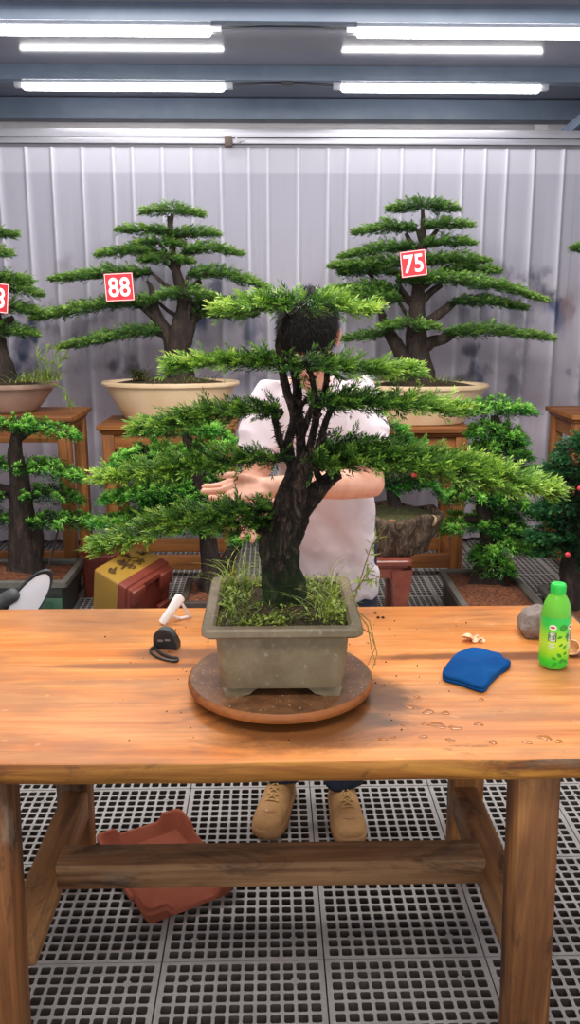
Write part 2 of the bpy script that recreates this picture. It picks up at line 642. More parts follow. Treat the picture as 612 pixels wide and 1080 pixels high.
gv, gf = grating()
quads = np.array([f for f in gf])
VV, QQ = [], []
cnt = 0
ix = range(int(math.floor((-2.0 - X0) / TX)), int(math.ceil((2.4 - X0) / TX)))
iy = range(int(math.floor((.9 - Y0) / TY)), int(math.ceil((6.45 - Y0) / TY)))
for i in ix:
    for j in iy:
        yy = Y0 + j * TY
        VV.append(gv + np.array([X0 + i * TX, yy, 0])); QQ.append(quads + cnt * len(gv)); cnt += 1
VV = np.concatenate(VV); QQ = np.concatenate(QQ)
me = bpy.data.meshes.new('floor')
tri = QQ[:, 2] == QQ[:, 3]
fl = [tuple(q[:3]) if t else tuple(q) for q, t in zip(QQ.tolist(), tri.tolist())]
me.from_pydata(VV.tolist(), [], fl)
nf1 = len(quads)
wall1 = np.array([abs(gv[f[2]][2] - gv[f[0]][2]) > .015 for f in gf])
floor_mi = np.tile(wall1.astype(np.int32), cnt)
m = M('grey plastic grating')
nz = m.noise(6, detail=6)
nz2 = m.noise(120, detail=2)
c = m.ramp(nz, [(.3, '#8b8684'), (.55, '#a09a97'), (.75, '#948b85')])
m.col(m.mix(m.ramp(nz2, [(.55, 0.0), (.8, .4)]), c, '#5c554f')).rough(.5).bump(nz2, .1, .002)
fo = link('floor', me, [m.m, plain('shaded grating sides', '#5a524c', .7, '#3d352f', 30, .1)], None, smooth=False); tag(fo, kind='structure')  # hole walls coloured darker to stand in for shade inside the holes
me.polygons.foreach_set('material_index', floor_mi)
m = M('wet ground under the grating')
nz = m.noise(14, detail=8, rough=.7)
nz2 = m.noise(45, detail=2)
c = m.ramp(nz, [(.35, '#211812'), (.55, '#463529'), (.75, '#715947')])
m.col(m.mix(m.ramp(nz2, [(.68, 0.0), (.72, .8)]), c, '#b5b0aa')).rough(.75)
sf = MB().box((6.4, 6.8, .02), (0, 3.3, -.075)).build('floor_bed', m.m); sf.name = 'floor.001'; tag(sf, kind='structure')

# ------------------------------------------------------------------ curtain
nx, nz_ = 900, 150
xl, xr = -2.75, 3.05
ztop, zbot = 2.612, .03
xs = np.linspace(xl, xr, nx); zs = np.linspace(ztop, zbot, nz_)
XX, ZZ = np.meshgrid(xs, zs)
PL = .172
ph0 = P(87, 175, Y=YC).x
k = np.round((XX - ph0) / PL)
rk = np.random.default_rng(3).uniform(-1, 1, 400)[(k.astype(int) + 150)]
dx = XX - ph0 - k * PL - rk * .03
tz = (ztop - ZZ) / (ztop - zbot)
wd = .011 + .022 * np.clip(tz * 1.3, 0, 1)
amp = .020 + .012 * np.clip(tz * 3, 0, 1)
off = -amp * np.exp(-(dx / wd) ** 2) - .012 * np.sin((XX + .05 * np.sin(ZZ * 2)) * 21 + rk) * np.clip(tz * 1.5, 0, 1) - .006 * np.sin(XX * 47 + ZZ) * np.clip(tz, 0, 1)
YY = YC + off
ridge = np.exp(-(dx / (wd * .9)) ** 2) * np.clip(1 - tz * .75, .1, 1)  # paler pleat ridges painted in, as if catching the light
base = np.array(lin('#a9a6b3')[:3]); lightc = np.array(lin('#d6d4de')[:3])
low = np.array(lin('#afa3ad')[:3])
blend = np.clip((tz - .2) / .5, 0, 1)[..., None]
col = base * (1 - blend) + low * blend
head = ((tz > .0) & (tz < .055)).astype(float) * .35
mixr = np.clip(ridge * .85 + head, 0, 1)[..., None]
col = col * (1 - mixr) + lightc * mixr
# ink landscape printed across the lower half
f1 = fbm2(XX * 5.5 + 11, ZZ * 5.5 + 5, 21, 6)
f2 = fbm2(XX * 14 + 3, ZZ * 9 + 9, 22, 5)


def paint(px, py, w, h, c, a, soft=1.0):
    global col
    p = P(px, py, Y=YC)
    s = mpp(p)
    u = (XX - p.x) / (w * s); v = (ZZ - p.z) / (h * s)
    shape = 1 - np.abs(u) * (1.1 + .0 * v) - np.clip(v, -2, 2) * .55 + (f1 - .48) * 2.6 + (f2 - .48) * .9
    fade = np.clip((v + 1.1) / 1.5, 0, 1) * np.clip((1.35 - v) * 2.5, 0, 1) * (np.abs(u) < 2.2)
    m_ = np.clip((shape - .15) * 2.4 * soft, 0, 1) * fade * min(1, a * 1.35) * np.clip(.5 + (f2 - .4) * 3, .12, 1)
    m_ = m_[..., None]
    col = col * (1 - m_) + np.array(lin(c)[:3]) * m_


for args in ((30, 375, 45, 45, '#4a4d63', .8), (18, 392, 22, 18, '#33415c', .8), (58, 345, 14, 24, '#55505f', .8), (100, 350, 30, 40, '#716a79', .5),
             (72, 290, 22, 18, '#8a8391', .45), (140, 395, 34, 18, '#54505e', .6), (232, 330, 30, 34, '#5a5d72', .7), (212, 345, 14, 20, '#3c4c6c', .8), (268, 395, 26, 45, '#60647a', .6),
             (330, 380, 40, 60, '#6b6a7c', .5), (520, 322, 30, 36, '#5d5a6a', .7), (578, 338, 18, 20, '#2f5688', .95), (566, 320, 34, 30, '#5d5968', .85), (500, 392, 18, 20, '#31496f', .9),
             (498, 400, 26, 34, '#5a5565', .7), (556, 390, 30, 30, '#8a828d', .5), (600, 320, 7, 28, '#9a7f7e', .6), (612, 400, 14, 40, '#4a5676', .7), (540, 420, 16, 24, '#655f6c', .5), (85, 420, 20, 40, '#7c7480', .4),
             (440, 330, 60, 40, '#827c8a', .4), (170, 300, 70, 50, '#8d8793', .3), (545, 500, 60, 40, '#9a8f98', .3)):
    paint(*args)
me = bpy.data.meshes.new('curtain')
vs = np.stack([XX, YY, ZZ], -1).reshape(-1, 3)
idx = np.arange(nx * nz_).reshape(nz_, nx)
fq = np.stack([idx[:-1, :-1], idx[:-1, 1:], idx[1:, 1:], idx[1:, :-1]], -1).reshape(-1, 4)
me.from_pydata(vs.tolist(), [], fq.tolist())
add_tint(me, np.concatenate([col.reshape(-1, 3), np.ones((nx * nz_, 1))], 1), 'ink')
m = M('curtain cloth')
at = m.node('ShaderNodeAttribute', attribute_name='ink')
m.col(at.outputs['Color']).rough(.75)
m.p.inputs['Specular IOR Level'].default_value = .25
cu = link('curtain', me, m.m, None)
tag(settle(cu), 'pale lilac pleated curtain printed with an ink mountain landscape along the back', 'curtain')

# low white plinth at the foot of the curtain on the right
tag(MB().box((2.0, .05, .07), (2.2, 6.0, .035), bevel=.004).build('baseboard_back', m_white_steel), kind='structure')

# ------------------------------------------------------------------ tube lights
m = M('lit tube')
m.p.inputs['Emission Color'].default_value = (1, .985, .96, 1)
m.p.inputs['Emission Strength'].default_value = 17
m.col('#ffffff')
m_tube = m.m
m_cap = plain('white end cap', '#c9c9cf', .4)
LZ = 2.905


Yn = P(300, 33, z=LZ).y
Yf = P(300, 92, z=LZ).y


def at_x(x, Y, label):
    p0 = x
    t = thing('tube_light', label, 'light', (p0 + .6, Y, LZ + .03), 'ceiling tube lights')
    MB().box((1.2, .055, .05), (p0 + .6, Y, LZ), bevel=.018, seg=3).build('tube', m_tube, t)
    for s in (-1, 1):
        MB().box((.05, .04, .036), (p0 + .6 + s * .624, Y, LZ + .006), bevel=.004).build('end_cap', m_cap, t)
    MB().box((1.2, .066, .030), (p0 + .6, Y, LZ + .028), bevel=.004).build('mounting_strip', m_cap, t)


at_x(P(223, 31, Y=Yn).x - 1.2, Yn, 'glowing white tube light in the top left corner, cut by the frame')
at_x(P(376, 34, Y=Yn).x, Yn, 'glowing white tube light in the top right corner, cut by the frame')
at_x(P(24, 89, Y=Yf).x, Yf, 'whole glowing tube light nearer the curtain on the left')
at_x(P(360, 94, Y=Yf).x, Yf, 'whole glowing tube light nearer the curtain on the right')
# cables between the lights
m_cable = plain('dark cable', '#4b4a4f', .6)
for Y, xa, xb, lab in ((Yn, 232, 370, 'thin dark cable between the two nearer tube lights'), (Yf, 246, 352, 'thin dark cable between the two tube lights by the curtain')):
    pa, pb = P(xa, 30, Y=Y), P(xb, 30, Y=Y)
    za = LZ + .012
    o = MB().tube([(pa.x, Y, za), ((pa.x * 2 + pb.x) / 3, Y + .01, za + .012), ((pa.x + pb.x * 2) / 3, Y + .01, za + .012), (pb.x, Y, za)], .006, 6).build('light_cable', m_cable)
    tag(settle(o), lab, 'cable')
# junction box on the far purlin
pj = P(303, 79, Y=5.5)
o = MB().box((.07, .05, .05), (pj.x, 5.53, 2.935), bevel=.005).build('junction_box', m_cable)
tag(settle(o), 'small dark junction box on the blue steel between the tube lights', 'junction box')

# ------------------------------------------------------------------ lighting
wd_ = bpy.data.worlds.new('world'); bpy.context.scene.world = wd_
wd_.use_nodes = True
bg = wd_.node_tree.nodes['Background']
bg.inputs[0].default_value = (.95, .97, 1, 1)
bg.inputs[1].default_value = 1.12


def area(loc, size, power, rot=(0, 0, 0), col=(1, .98, .95)):
    d = bpy.data.lights.new('ceiling_lamp', 'AREA')
    d.shape = 'RECTANGLE'; d.size, d.size_y = size
    d.energy = power; d.color = col
    o = bpy.data.objects.new('ceiling_lamp', d)
    C.objects.link(o); o.location = loc; o.rotation_euler = rot
    return o


area((-.8, 3.3, 2.92), (1.2, .3), 48, rot=(math.radians(18), 0, 0))
area((.9, 3.3, 2.92), (1.2, .3), 48, rot=(math.radians(18), 0, 0))
area((-.6, 2.0, 2.92), (1.2, .12), 20)
area((.8, 2.0, 2.92), (1.2, .12), 20)
area((0, .3, 2.9), (2.6, .5), 45, rot=(math.radians(22), 0, 0))
sc = bpy.context.scene
sc.view_settings.view_transform = 'Standard'
sc.view_settings.look = 'None'
sc.view_settings.exposure = 0
sc.cycles.max_bounces = 6
sc.cycles.use_denoising = True
# ------------------------------------------------------------------ work table
TZ = .775
m = M('orange varnished table top')
g = m.noise(7.5, (.07, 1, 1), 9, .68, dist=1.6)
b = m.noise(2.6, (.35, 1, 1), 5, .62)
fine = m.noise(80, (.03, 1, 1), 3, .6)
spots = m.noise(26, (1, 1.3, 1), 3, .5)
c = m.ramp(g, [(.3, '#b9682e'), (.42, '#d07c3a'), (.52, '#dd8d49'), (.62, '#e49c5c'), (.74, '#cc783c')])
c = m.mix(m.ramp(b, [(.50, 0.0), (.57, .45), (.68, .8)]), c, '#7d5a44')
c = m.mix(m.ramp(fine, [(.46, 0.0), (.66, .3)]), c, '#a35d2c')
c = m.mix(m.ramp(m.noise(13, (.13, 1, 1), 7, .72, dist=2.2), [(.58, 0.0), (.68, .6)]), c, '#7a4a2a')
c = m.mix(m.ramp(spots, [(.66, 0.0), (.72, .25)]), c, '#f0b987')
# old water stains: grey brown round the turntable, brown bands towards the back right
tcs = m.node('ShaderNodeTexCoord')
edge_n = m.noise(5, (.5, 1, 1), 6, .65, dist=1)
def stain(cx, cy, rx, ry, colr, amt):
    global c
    mp = m.node('ShaderNodeMapping'); mp.vector_type = 'TEXTURE'
    mp.inputs['Location'].default_value = (cx, cy, .775)
    mp.inputs['Scale'].default_value = (rx, ry, 1)
    m.l(tcs.outputs['Object'], mp.inputs[0])
    ln = m.node('ShaderNodeVectorMath', operation='LENGTH'); m.l(mp.outputs[0], ln.inputs[0])
    ad = m.node('ShaderNodeMath', operation='MULTIPLY_ADD', i_1=1.9, i_2=-.95); m.l(edge_n, ad.inputs[0])
    sm_ = m.node('ShaderNodeMath', operation='ADD'); m.l(ln.outputs['Value'], sm_.inputs[0]); m.l(ad.outputs[0], sm_.inputs[1])
    c = m.mix(m.ramp(sm_.outputs[0], [(.55, amt), (1.0, 0.0)]), c, colr)
OX = .05   # the table's origin lies this far left of the scene's
for px_, py_, rx, ry, cc_, am in ((315, 750, .27, .2, '#54341f', .8), (245, 690, .32, .055, '#755340', .75), (150, 702, .24, .022, '#6c4a38', .7), (520, 692, .36, .028, '#5e3219', .8), (398, 735, .09, .14, '#57361f', .75), (70, 720, .2, .02, '#955f38', .5), (560, 730, .3, .02, '#a9642f', .4)):
    q_ = P(px_, py_, z=.775)
    stain(q_.x + OX, q_.y - 1.88, rx, ry, cc_, am)
m.col(c); m.rough(m.ramp(b, [(.3, .36), (.7, .5)])); m.bump(g, .06, .003)
m.p.inputs['Specular IOR Level'].default_value = .35
m_top = m.m
m_leg = wood('table leg wood', '#3a2212', '#86542e', '#b57c45', 2, .5, 14, .8, worn=.8)
m_rail_wood = wood('stretcher wood', '#3a2618', '#87603f', '#a98058', 0, .55, 18, .7, worn=.7)
m_rail_y = wood('side stretcher wood', '#4a2e1a', '#8f6440', '#b08152', 1, .55, 16, .5, worn=.65)
YF, YR = 1.455, 2.32
xl_, xr_ = -1.02, .835
tb = thing('work_table', 'long orange varnished wooden work table standing on the grated floor', 'table', (-.05, 1.88, 0))
# slab with a worn, slightly wavy front edge
bm = bmesh.new()
nxs = 60
mb = MB()
rings = []
for i in range(nxs + 1):
    x = xl_ + (xr_ - xl_) * i / nxs
    w = .002 * math.sin(x * 9) + .0012 * math.sin(x * 23 + 1)
    yf = YF + w
    r = .006
    T = .052
    prof = [(yf + r * .3, TZ - r * .3 - .001), (yf + r, TZ), (YR - .008, TZ), (YR, TZ - .008), (YR, TZ - T + .006), (YR - .006, TZ - T), (yf + .02, TZ - T), (yf + .006, TZ - T + .006), (yf, TZ - T + .02), (yf, TZ - r)]
    rings.append([(x, a, b_) for a, b_ in prof])
mb.loft(rings)
m_edge = wood('worn table edge', '#38200e', '#8f541e', '#c98a3a', 0, .38, 22, .9, worn=.75)
top_o = mb.build('tabletop', [m_top, m_edge], tb, sharp=50)
for p in top_o.data.polygons:
    if p.normal.y < -.6: p.material_index = 1
LT = TZ - .05
legs = [(-.56, 1.55, -.02), (.528, 1.55, .02), (-.555, 2.19, -.008), (.548, 2.19, .008)]
for x, y, s in legs:
    fx = 1 if x > 0 else -1
    l_ = MB().beam((x + s, y, 0), (x, y, LT + .003), .088, .088, .010, up=(0, 1, 0))
    l_.build('leg', m_leg, tb)
for x in (-.55, .542):
    MB().beam((x, 1.59, .255), (x, 2.15, .255), .07, .085, .006).build('side_stretcher', m_rail_y, tb)
MB().beam((-.518, 1.83, .287), (.512, 1.83, .287), .085, .068, .007).build('long_stretcher', m_rail_wood, tb)

# ------------------------------------------------------------------ turntable
m = M('brown speckled turntable')
nz = m.noise(26, detail=6); n2 = m.noise(160, detail=1)
c = m.ramp(nz, [(.3, '#5d3b24'), (.55, '#7d5334'), (.75, '#8f6543')])
c = m.mix(m.ramp(n2, [(.70, 0.0), (.73, .75)]), c, '#c9b8a4')
c = m.mix(m.ramp(m.noise(9), [(.5, 0.0), (.7, .4)]), c, '#3d281b')
m.col(c).rough(.45).bump(nz, .1, .003)
m_turn = m.m
m_turn_edge = wood('turntable edge wood', '#5d3115', '#8c5024', '#a86530', 0, .4, 20, .4)
tc_ = Vector((P(296, 715, z=.82).x, 1.755, TZ))
tt = thing('turntable', 'round brown wooden turntable under the big bonsai pot', 'turntable', tc_)
R_ = .204
o = MB().lathe([(R_ - .012, .022), (R_ - .002, .026), (R_, .032), (R_ - .001, .04), (R_ - .006, .045), (R_ - .03, .0455), (.1, .0455), (.01, .0455)], tc_, 72).build('disc', [m_turn, m_turn_edge], tt)
for p in o.data.polygons:
    if abs(p.normal.z) < .8 or p.center.z < .035: p.material_index = 1
MB().lathe([(.13, 0), (.135, .004), (.135, .016), (.12, .0225)], tc_, 48).build('base', m_turn_edge, tt)
TT = TZ + .0455

# ------------------------------------------------------------------ things on the table
# green tea bottle
m = M('pale green bottle plastic')
m.col('#7fe04a').rough(.12)
m.p.inputs['Transmission Weight'].default_value = .35
m.p.inputs['IOR'].default_value = 1.3
m_bot = m.m
m_cap_green = plain('bright green cap', '#2fd14e', .35, '#35d955', 30, 0)
bp = P(583, 702, z=TZ)
sB = .0735 / .066
bt = thing('drink_bottle', 'green tea bottle with a green cap at the right end of the table', 'bottle', bp)
k = .205 / .205
prof = [(.024, 0), (.031, .003), (.0335, .012), (.034, .03), (.0338, .08), (.0345, .125), (.034, .132), (.0325, .145), (.028, .162), (.021, .176), (.0155, .183), (.0145, .188)]
MB().lathe(prof, bp, 40).build('bottle_body', m_bot, bt)
prof = [(.0165, .183), (.0172, .185), (.0172, .203), (.016, .206), (.006, .2065)]
cp = MB().lathe(prof, bp, 36)
for j in range(36):
    a = 2 * PI * j / 36
    cp.box((.0016, .0012, .015), bp + Vector((math.cos(a) * .0172, math.sin(a) * .0172, .194)), rot=Euler((0, 0, a)))
cp.build('cap', m_cap_green, bt)
m = M('bottle label')
tc = m.node('ShaderNodeTexCoord'); sp = m.node('ShaderNodeSeparateXYZ')
m.l(tc.outputs['Object'], sp.inputs[0])
mr = m.node('ShaderNodeMapRange', i_1=.01, i_2=.128)
m.l(sp.outputs[2], mr.inputs[0])
c = m.ramp(mr.outputs[0], [(0, '#2cc834'), (.12, '#35cf30'), (.28, '#9fe02c'), (.5, '#c0e83a'), (.7, '#8fdf3a'), (.85, '#35cf4a'), (1, '#2fcb50')])
m.col(c).rough(.25)
lb = MB().lathe([(.0342, .012), (.0347, .03), (.0346, .08), (.0352, .125), (.0349, .130)], bp, 48, cap=False).build('label', m.m, bt)
ORG[lb] = ORG[bt]


def on_cyl(pts2, r=.0356, a0=-90.0):
    """flat label shapes (metres) wrapped round the bottle"""
    out = []
    for x, z in pts2:
        a = math.radians(a0) + x / r
        out.append(bp + Vector((r * math.cos(a), r * math.sin(a), z)))
    return out


def patch(mb, poly, r=.0356, a0=-90.0):
    # subdivide polygon as a fan around its centre
    n = len(poly)
    cx, cz = sum(p[0] for p in poly) / n, sum(p[1] for p in poly) / n
    vs = on_cyl([(cx, cz)] + list(poly), r, a0)
    mb.add(vs, [(0, 1 + i, 1 + (i + 1) % n) for i in range(n)])


m_lab_white = plain('label white', '#e9f2df', .4, bump=0)
m_lab_dark = plain('label dark green', '#23512c', .4, bump=0)
m_lab_leaf = plain('label leaf green', '#3aa82f', .4, '#2c8f2a', 40, 0)
m_lab_red = plain('label red', '#c4402f', .4, bump=0)


def ellipse(cx, cz, a, b_, rot=0, n=16):
    return [(cx + a * math.cos(t) * math.cos(rot) - b_ * math.sin(t) * math.sin(rot), cz + a * math.cos(t) * math.sin(rot) + b_ * math.sin(t) * math.cos(rot)) for t in [2 * PI * i / n for i in range(n)]]


def leaf2(cx, cz, L, w, rot):
    pts = []
    for i in range(9):
        t = i / 8; pts.append((L * (t - .5), w * math.sin(PI * t)))
    for i in range(7, 0, -1):
        t = i / 8; pts.append((L * (t - .5), -w * math.sin(PI * t)))
    return [(cx + x * math.cos(rot) - z * math.sin(rot), cz + x * math.sin(rot) + z * math.cos(rot)) for x, z in pts]


def text_mesh(txt, size, bold=0.0):
    cu_ = bpy.data.curves.new('text', 'FONT')
    cu_.body = txt; cu_.size = size; cu_.offset = bold
    cu_.align_x = 'CENTER'; cu_.align_y = 'CENTER'; cu_.resolution_u = 3
    o_ = bpy.data.objects.new('text', cu_)
    C.objects.link(o_)
    dg = bpy.context.evaluated_depsgraph_get()
    me_ = bpy.data.meshes.new_from_object(o_.evaluated_get(dg))
    bpy.data.objects.remove(o_)
    vs = [v.co.copy() for v in me_.vertices]; fs = [tuple(p.vertices) for p in me_.polygons]
    # recentre on the ink
    if vs:
        x0, x1 = min(v.x for v in vs), max(v.x for v in vs); y0, y1 = min(v.y for v in vs), max(v.y for v in vs)
        vs = [Vector((v.x - (x0 + x1) / 2, v.y - (y0 + y1) / 2, 0)) for v in vs]
    return vs, fs


for a0 in (-118, -58 + 15):
    w_ = MB(); d_ = MB(); rd = MB()
    patch(w_, ellipse(0, .108, .009, .0068), .0354, a0)
    patch(rd, ellipse(0, .108, .006, .0025), .0357, a0)
    # framed characters
    fr = [(-.0095, .074), (.0095, .074), (.0095, .0955), (-.0095, .0955)]
    for q in range(4):
        (x0, z0), (x1, z1) = fr[q], fr[(q + 1) % 4]
        vs = on_cyl([(x0, z0), (x1, z1), (x1 * .82, .0847 + (z1 - .0847) * .85), (x0 * .82, .0847 + (z0 - .0847) * .85)], .0357, a0)
        d_.add(vs, [(0, 1, 2, 3)])
    patch(w_, [(-.0085, .075), (0, .075), (.0085, .075), (.0085, .0945), (0, .0945), (-.0085, .0945)], .0354, a0)
    for ch, cz in (('绿', .085), ('茶', .062)):
        vs, fs = text_mesh(ch, .019)
        (d_ if cz > .07 else w_).add(on_cyl([(v.x, v.y + cz) for v in vs], .0359, a0), fs)
    w_.build('label_panel', m_lab_white, lb, smooth=False)
    d_.build('label_characters', m_lab_dark, lb, smooth=False)
    rd.build('label_emblem', m_lab_red, lb, smooth=False)
lf = MB()
patch(lf, ellipse(.004, .108, .010, .0078), .0357, -84)
for cx, cz, L, w, r in ((-.004, .085, .014, .003, .3), (.014, .087, .013, .003, 1.2), (.0, .066, .012, .003, .6), (.01, .06, .014, .003, .9), (-.002, .04, .015, .004, -.7), (.013, .044, .012, .003, .4),
                        (-.014, .032, .013, .003, -.4), (.004, .026, .016, .004, .8), (.016, .024, .012, .003, -.8), (-.012, .018, .014, .003, .5), (.0, .105, .016, .003, 2.2)):
    patch(lf, leaf2(cx, cz, L, w, r), .0357, -84)
lf.build('label_leaves', m_lab_leaf, lb, smooth=False)

# grey stone behind the bottle
m_stone = plain('grey stone', '#6f625c', .85, '#94867f', 30, .7, dist=.02)
Yst = P(566, 674, z=TZ).y
hp = []
for px_, py_, dy in ((550, 646, .03), (552, 641, .05), (566, 636.5, .03), (570, 637, .06), (579, 642, .04), (581, 655, .02), (577, 663, -.005), (549, 659, .01), (550, 664, 0), (563, 668, -.012), (556, 674, 0), (575, 672, 0), (584, 668, .03), (573, 645, .0), (558, 650, .005), (560, 660, -.008)):
    hp.append(P(px_, py_, Y=Yst + dy))
zmin = min(q.z for q in hp)
hp = [Vector((q.x, q.y, max(q.z, TZ) if q.z > zmin + .012 else TZ + .0005)) for q in hp]
hp += [Vector((q.x + .004, q.y + .05, TZ + .0005 + (q.z - TZ) * .45)) for q in hp[::2]]
bm = bmesh.new()
for q in hp: bm.verts.new(q)
bmesh.ops.convex_hull(bm, input=bm.verts[:])
bmesh.ops.delete(bm, geom=[v for v in bm.verts if not v.link_faces], context='VERTS')
bmesh.ops.bevel(bm, geom=bm.edges[:], offset=.0015, segments=1, affect='EDGES')
bm.verts.index_update()
mb = MB().add([v.co.copy() for v in bm.verts], [[v.index for v in f.verts] for f in bm.faces]); bm.free()
o = mb.build('stone', m_stone, None, sharp=12)
tag(settle(o), 'rough grey stone on the table behind the green bottle', 'stone')

# broken egg shells
m_shell = plain('peach egg shell', '#f0b98e', .6, '#f7cfa8', 60, .1)


def shell(px, py, r, tilt, label, jag=.25, seed=1, cut=.1, extra=False):
    p = P(px, py, z=TZ)
    rr = random.Random(seed)
    R = Euler(tilt).to_matrix()
    n = 28
    rings = []
    jj = [rr.uniform(-jag, jag) for _ in range(n)]
    outer = []
    for i in range(9):
        ring = []
        for j in range(n):
            th = PI - (PI * (.5 - cut) + jj[j] * .6) * i / 8 - .01
            a = 2 * PI * j / n
            ring.append(Vector((r * math.sin(th) * math.cos(a), r * math.sin(th) * math.sin(a), r * 1.18 * math.cos(th))))
        outer.append(ring)
    inner = [[v * .94 for v in ring] for ring in reversed(outer)]
    allr = [[R @ v for v in ring] for ring in outer + inner]
    zm = min(v.z for ring in allr for v in ring)
    mb = MB().loft([[v + p + Vector((0, 0, -zm)) for v in ring] for ring in allr], cap=False)
    if extra:
        for q in range(9):
            c0 = p + Vector((.012 + rr.uniform(0, .026), .006 + rr.uniform(-.012, .02), .003 + rr.uniform(0, .014)))
            a = rr.uniform(0, 6.3); s = rr.uniform(.006, .011)
            u = Vector((math.cos(a), math.sin(a), rr.uniform(-.5, .7))).normalized(); w = u.cross(Vector((rr.uniform(-.4, .4), rr.uniform(-.4, .4), 1))).normalized()
            nn_ = u.cross(w) * .0012
            ring = [c0 + u * s * math.cos(b_) * rr.uniform(.7, 1.1) + w * s * math.sin(b_) * rr.uniform(.7, 1.1) for b_ in [2 * PI * i / 7 for i in range(7)]]
            ring = [Vector((v.x, v.y, max(v.z, TZ + .0015))) for v in ring]
            mb.loft([[v for v in ring], [v + nn_ for v in ring]])
    o = mb.build('egg_shell', m_shell, None, sharp=60)
    return tag(settle(o), label, 'egg shell')


shell(493, 677, .0165, (math.radians(150), .3, 0), 'crushed pale egg shell behind the blue cloth', .15, 2, .12, True)
shell(603, 691, .020, (math.radians(66), 0, math.radians(-38)), 'half egg shell open to the left beside the bottle, at the right edge', .3, 4, -.1)

# folded blue cloth
m = M('blue woven cloth')
nz = m.noise(260, detail=2); n2 = m.noise(7)
m.col(m.ramp(n2, [(.3, '#063c78'), (.7, '#0d528f')])).rough(.9).bump(nz, .35, .002)
m.p.inputs['Specular IOR Level'].default_value = .15
m_cloth = m.m
outline = [(467, 709), (475, 698), (486, 688), (500, 684), (513, 686), (527, 688), (533, 694), (539, 697), (537, 702), (528, 708), (519, 717), (511, 726), (500, 724), (485, 719), (470, 715)]
op = [P(x, y, z=TZ + .012) for x, y in outline]
cen = sum(op, Vector()) / len(op)
mb = MB()
rings = []
NR = 64


def smooth_ring(pts, n):
    m_ = len(pts); out = []
    for i in range(n):
        t = i * m_ / n; a = int(t); f = t - a
        p0, p1, p2, p3 = (pts[(a + q) % m_] for q in (-1, 0, 1, 2))
        out.append(.5 * ((2 * p1) + (p2 - p0) * f + (2 * p0 - 5 * p1 + 4 * p2 - p3) * f * f + (3 * p1 - p0 - 3 * p2 + p3) * f ** 3))
    return out


sr = smooth_ring(op, NR)
for s, z in ((.90, .001), (.985, .004), (1.0, .010), (.99, .013), (.972, .0145), (.99, .016), (1.0, .021), (.975, .027), (.93, .0305), (.8, .033), (.55, .035), (.25, .0355), (.02, .036)):
    ring = []; z = z * .72
    for i, v in enumerate(sr):
        q = cen + (v - cen) * s
        wv = (.0035 * math.sin(q.x * 62 + q.y * 30) + .0025 * math.sin(q.x * 25 - q.y * 90)) * (1 if z > .02 else .2)
        sag = (1 - .4 * max(0, (q - cen).dot(Vector((.8, .5, 0))) / .1)) if z > .012 else 1
        ring.append(Vector((q.x, q.y, TZ + max(.0008, z * sag + wv))))
    rings.append(ring)
mb.loft(rings)
o = mb.build('folded_cloth', m_cloth, None, sharp=80)
tag(settle(o), 'folded blue cloth lying on the table between turntable and bottle', 'cloth')

# tape measure
m_black = plain('black plastic', '#1b1c1e', .45, '#2c2d30', 40, .05)
m_rubber = plain('dark grey rubber', '#3a3c3e', .6, '#4a4c4e', 40, .1)
tp = P(175, 684, z=TZ)
tm = thing('tape_measure', 'black tape measure with a wrist strap on the left of the table', 'tape measure', tp)
Rt = Euler((0, 0, math.radians(-12))).to_matrix()
pts = []; KT = .92
for a in range(0, 181, 15):
    pts.append((-.004 + .029 * math.cos(math.radians(a)), .026 + .029 * math.sin(math.radians(a))))
poly = [(.034, 0), (.034, .014), (.027, .03)] + pts[1:] + [(-.033, .004), (-.028, 0)]
Rt = Rt * KT
R3 = Rt @ Euler((PI / 2, 0, 0)).to_matrix()
MB().prism(poly, .034, tp + Rt @ Vector((0, .026, 0)), R3).build('case', m_black, tm, sharp=30)
band = [(-.004 + .0305 * math.cos(math.radians(a)), .026 + .0305 * math.sin(math.radians(a))) for a in range(20, 200, 12)]
mb = MB()
mb.loft([[tp + Rt @ Vector((x, y_, z)) for y_ in (-.004, .022)] + [tp + Rt @ Vector((-.004 + (x + .004) * .93, y_, .026 + (z - .026) * .93)) for y_ in (.022, -.004)] for x, z in band])
mb.build('grip_band', m_rubber, tm, sharp=30)
mk = MB()
for x in (-.012, .008):
    mk.box((.013, .001, .005), tp + Rt @ Vector((x, -.0085, .027 + x * .15)), rot=Euler((0, 0, math.radians(-12))))
mk.build('case_print', plain('worn print', '#8d7f80', .5, bump=0), tm)
cc = [P(x, y, z=TZ + .004) for x, y in ((163, 683), (170, 689), (180, 693), (187, 694), (186, 697), (176, 696), (165, 692), (159, 687), (160, 684))]
MB().tube(smooth_ring(cc, 36) + [smooth_ring(cc, 36)[0]], .0035, 6).build('wrist_strap', m_black, tm)

# white folding stand
m_white = plain('white plastic', '#ece8e6', .35, '#f4f2f0', 20, 0)
Yw = P(171, 658, z=TZ).y
wp = P(178, 658, z=TZ)
ws = thing('phone_stand', 'small white folding stand leaning open behind the tape measure', 'stand', wp)
a_, b_ = P(171, 657.5, z=TZ + .004), P(191.5, 628, Y=Yw + .03)
d_ = (b_ - a_).normalized()
xax = Vector((d_.z, 0, -d_.x)).normalized()
mb = MB()
prof = []
L = (b_ - a_).length
yax = d_.cross(xax)
rings = []
for t, w in ((0, .009), (.04, .012), (.3, .0115), (.55, .0125), (.8, .0145), (.93, .0145), (.985, .010), (1, .004)):
    c0 = a_ + d_ * L * t
    rings.append([c0 + xax * w * math.cos(q) + yax * .006 * math.sin(q) for q in [2 * PI * i / 20 for i in range(20)]])
mb.loft(rings)
mb.build('panel', m_white, ws)
lp = [P(193, 638, Y=Yw + .03), P(200.5, 650, Y=Yw + .05), P(191, 663, Y=Yw + .03), P(182.5, 650, Y=Yw + .02)]
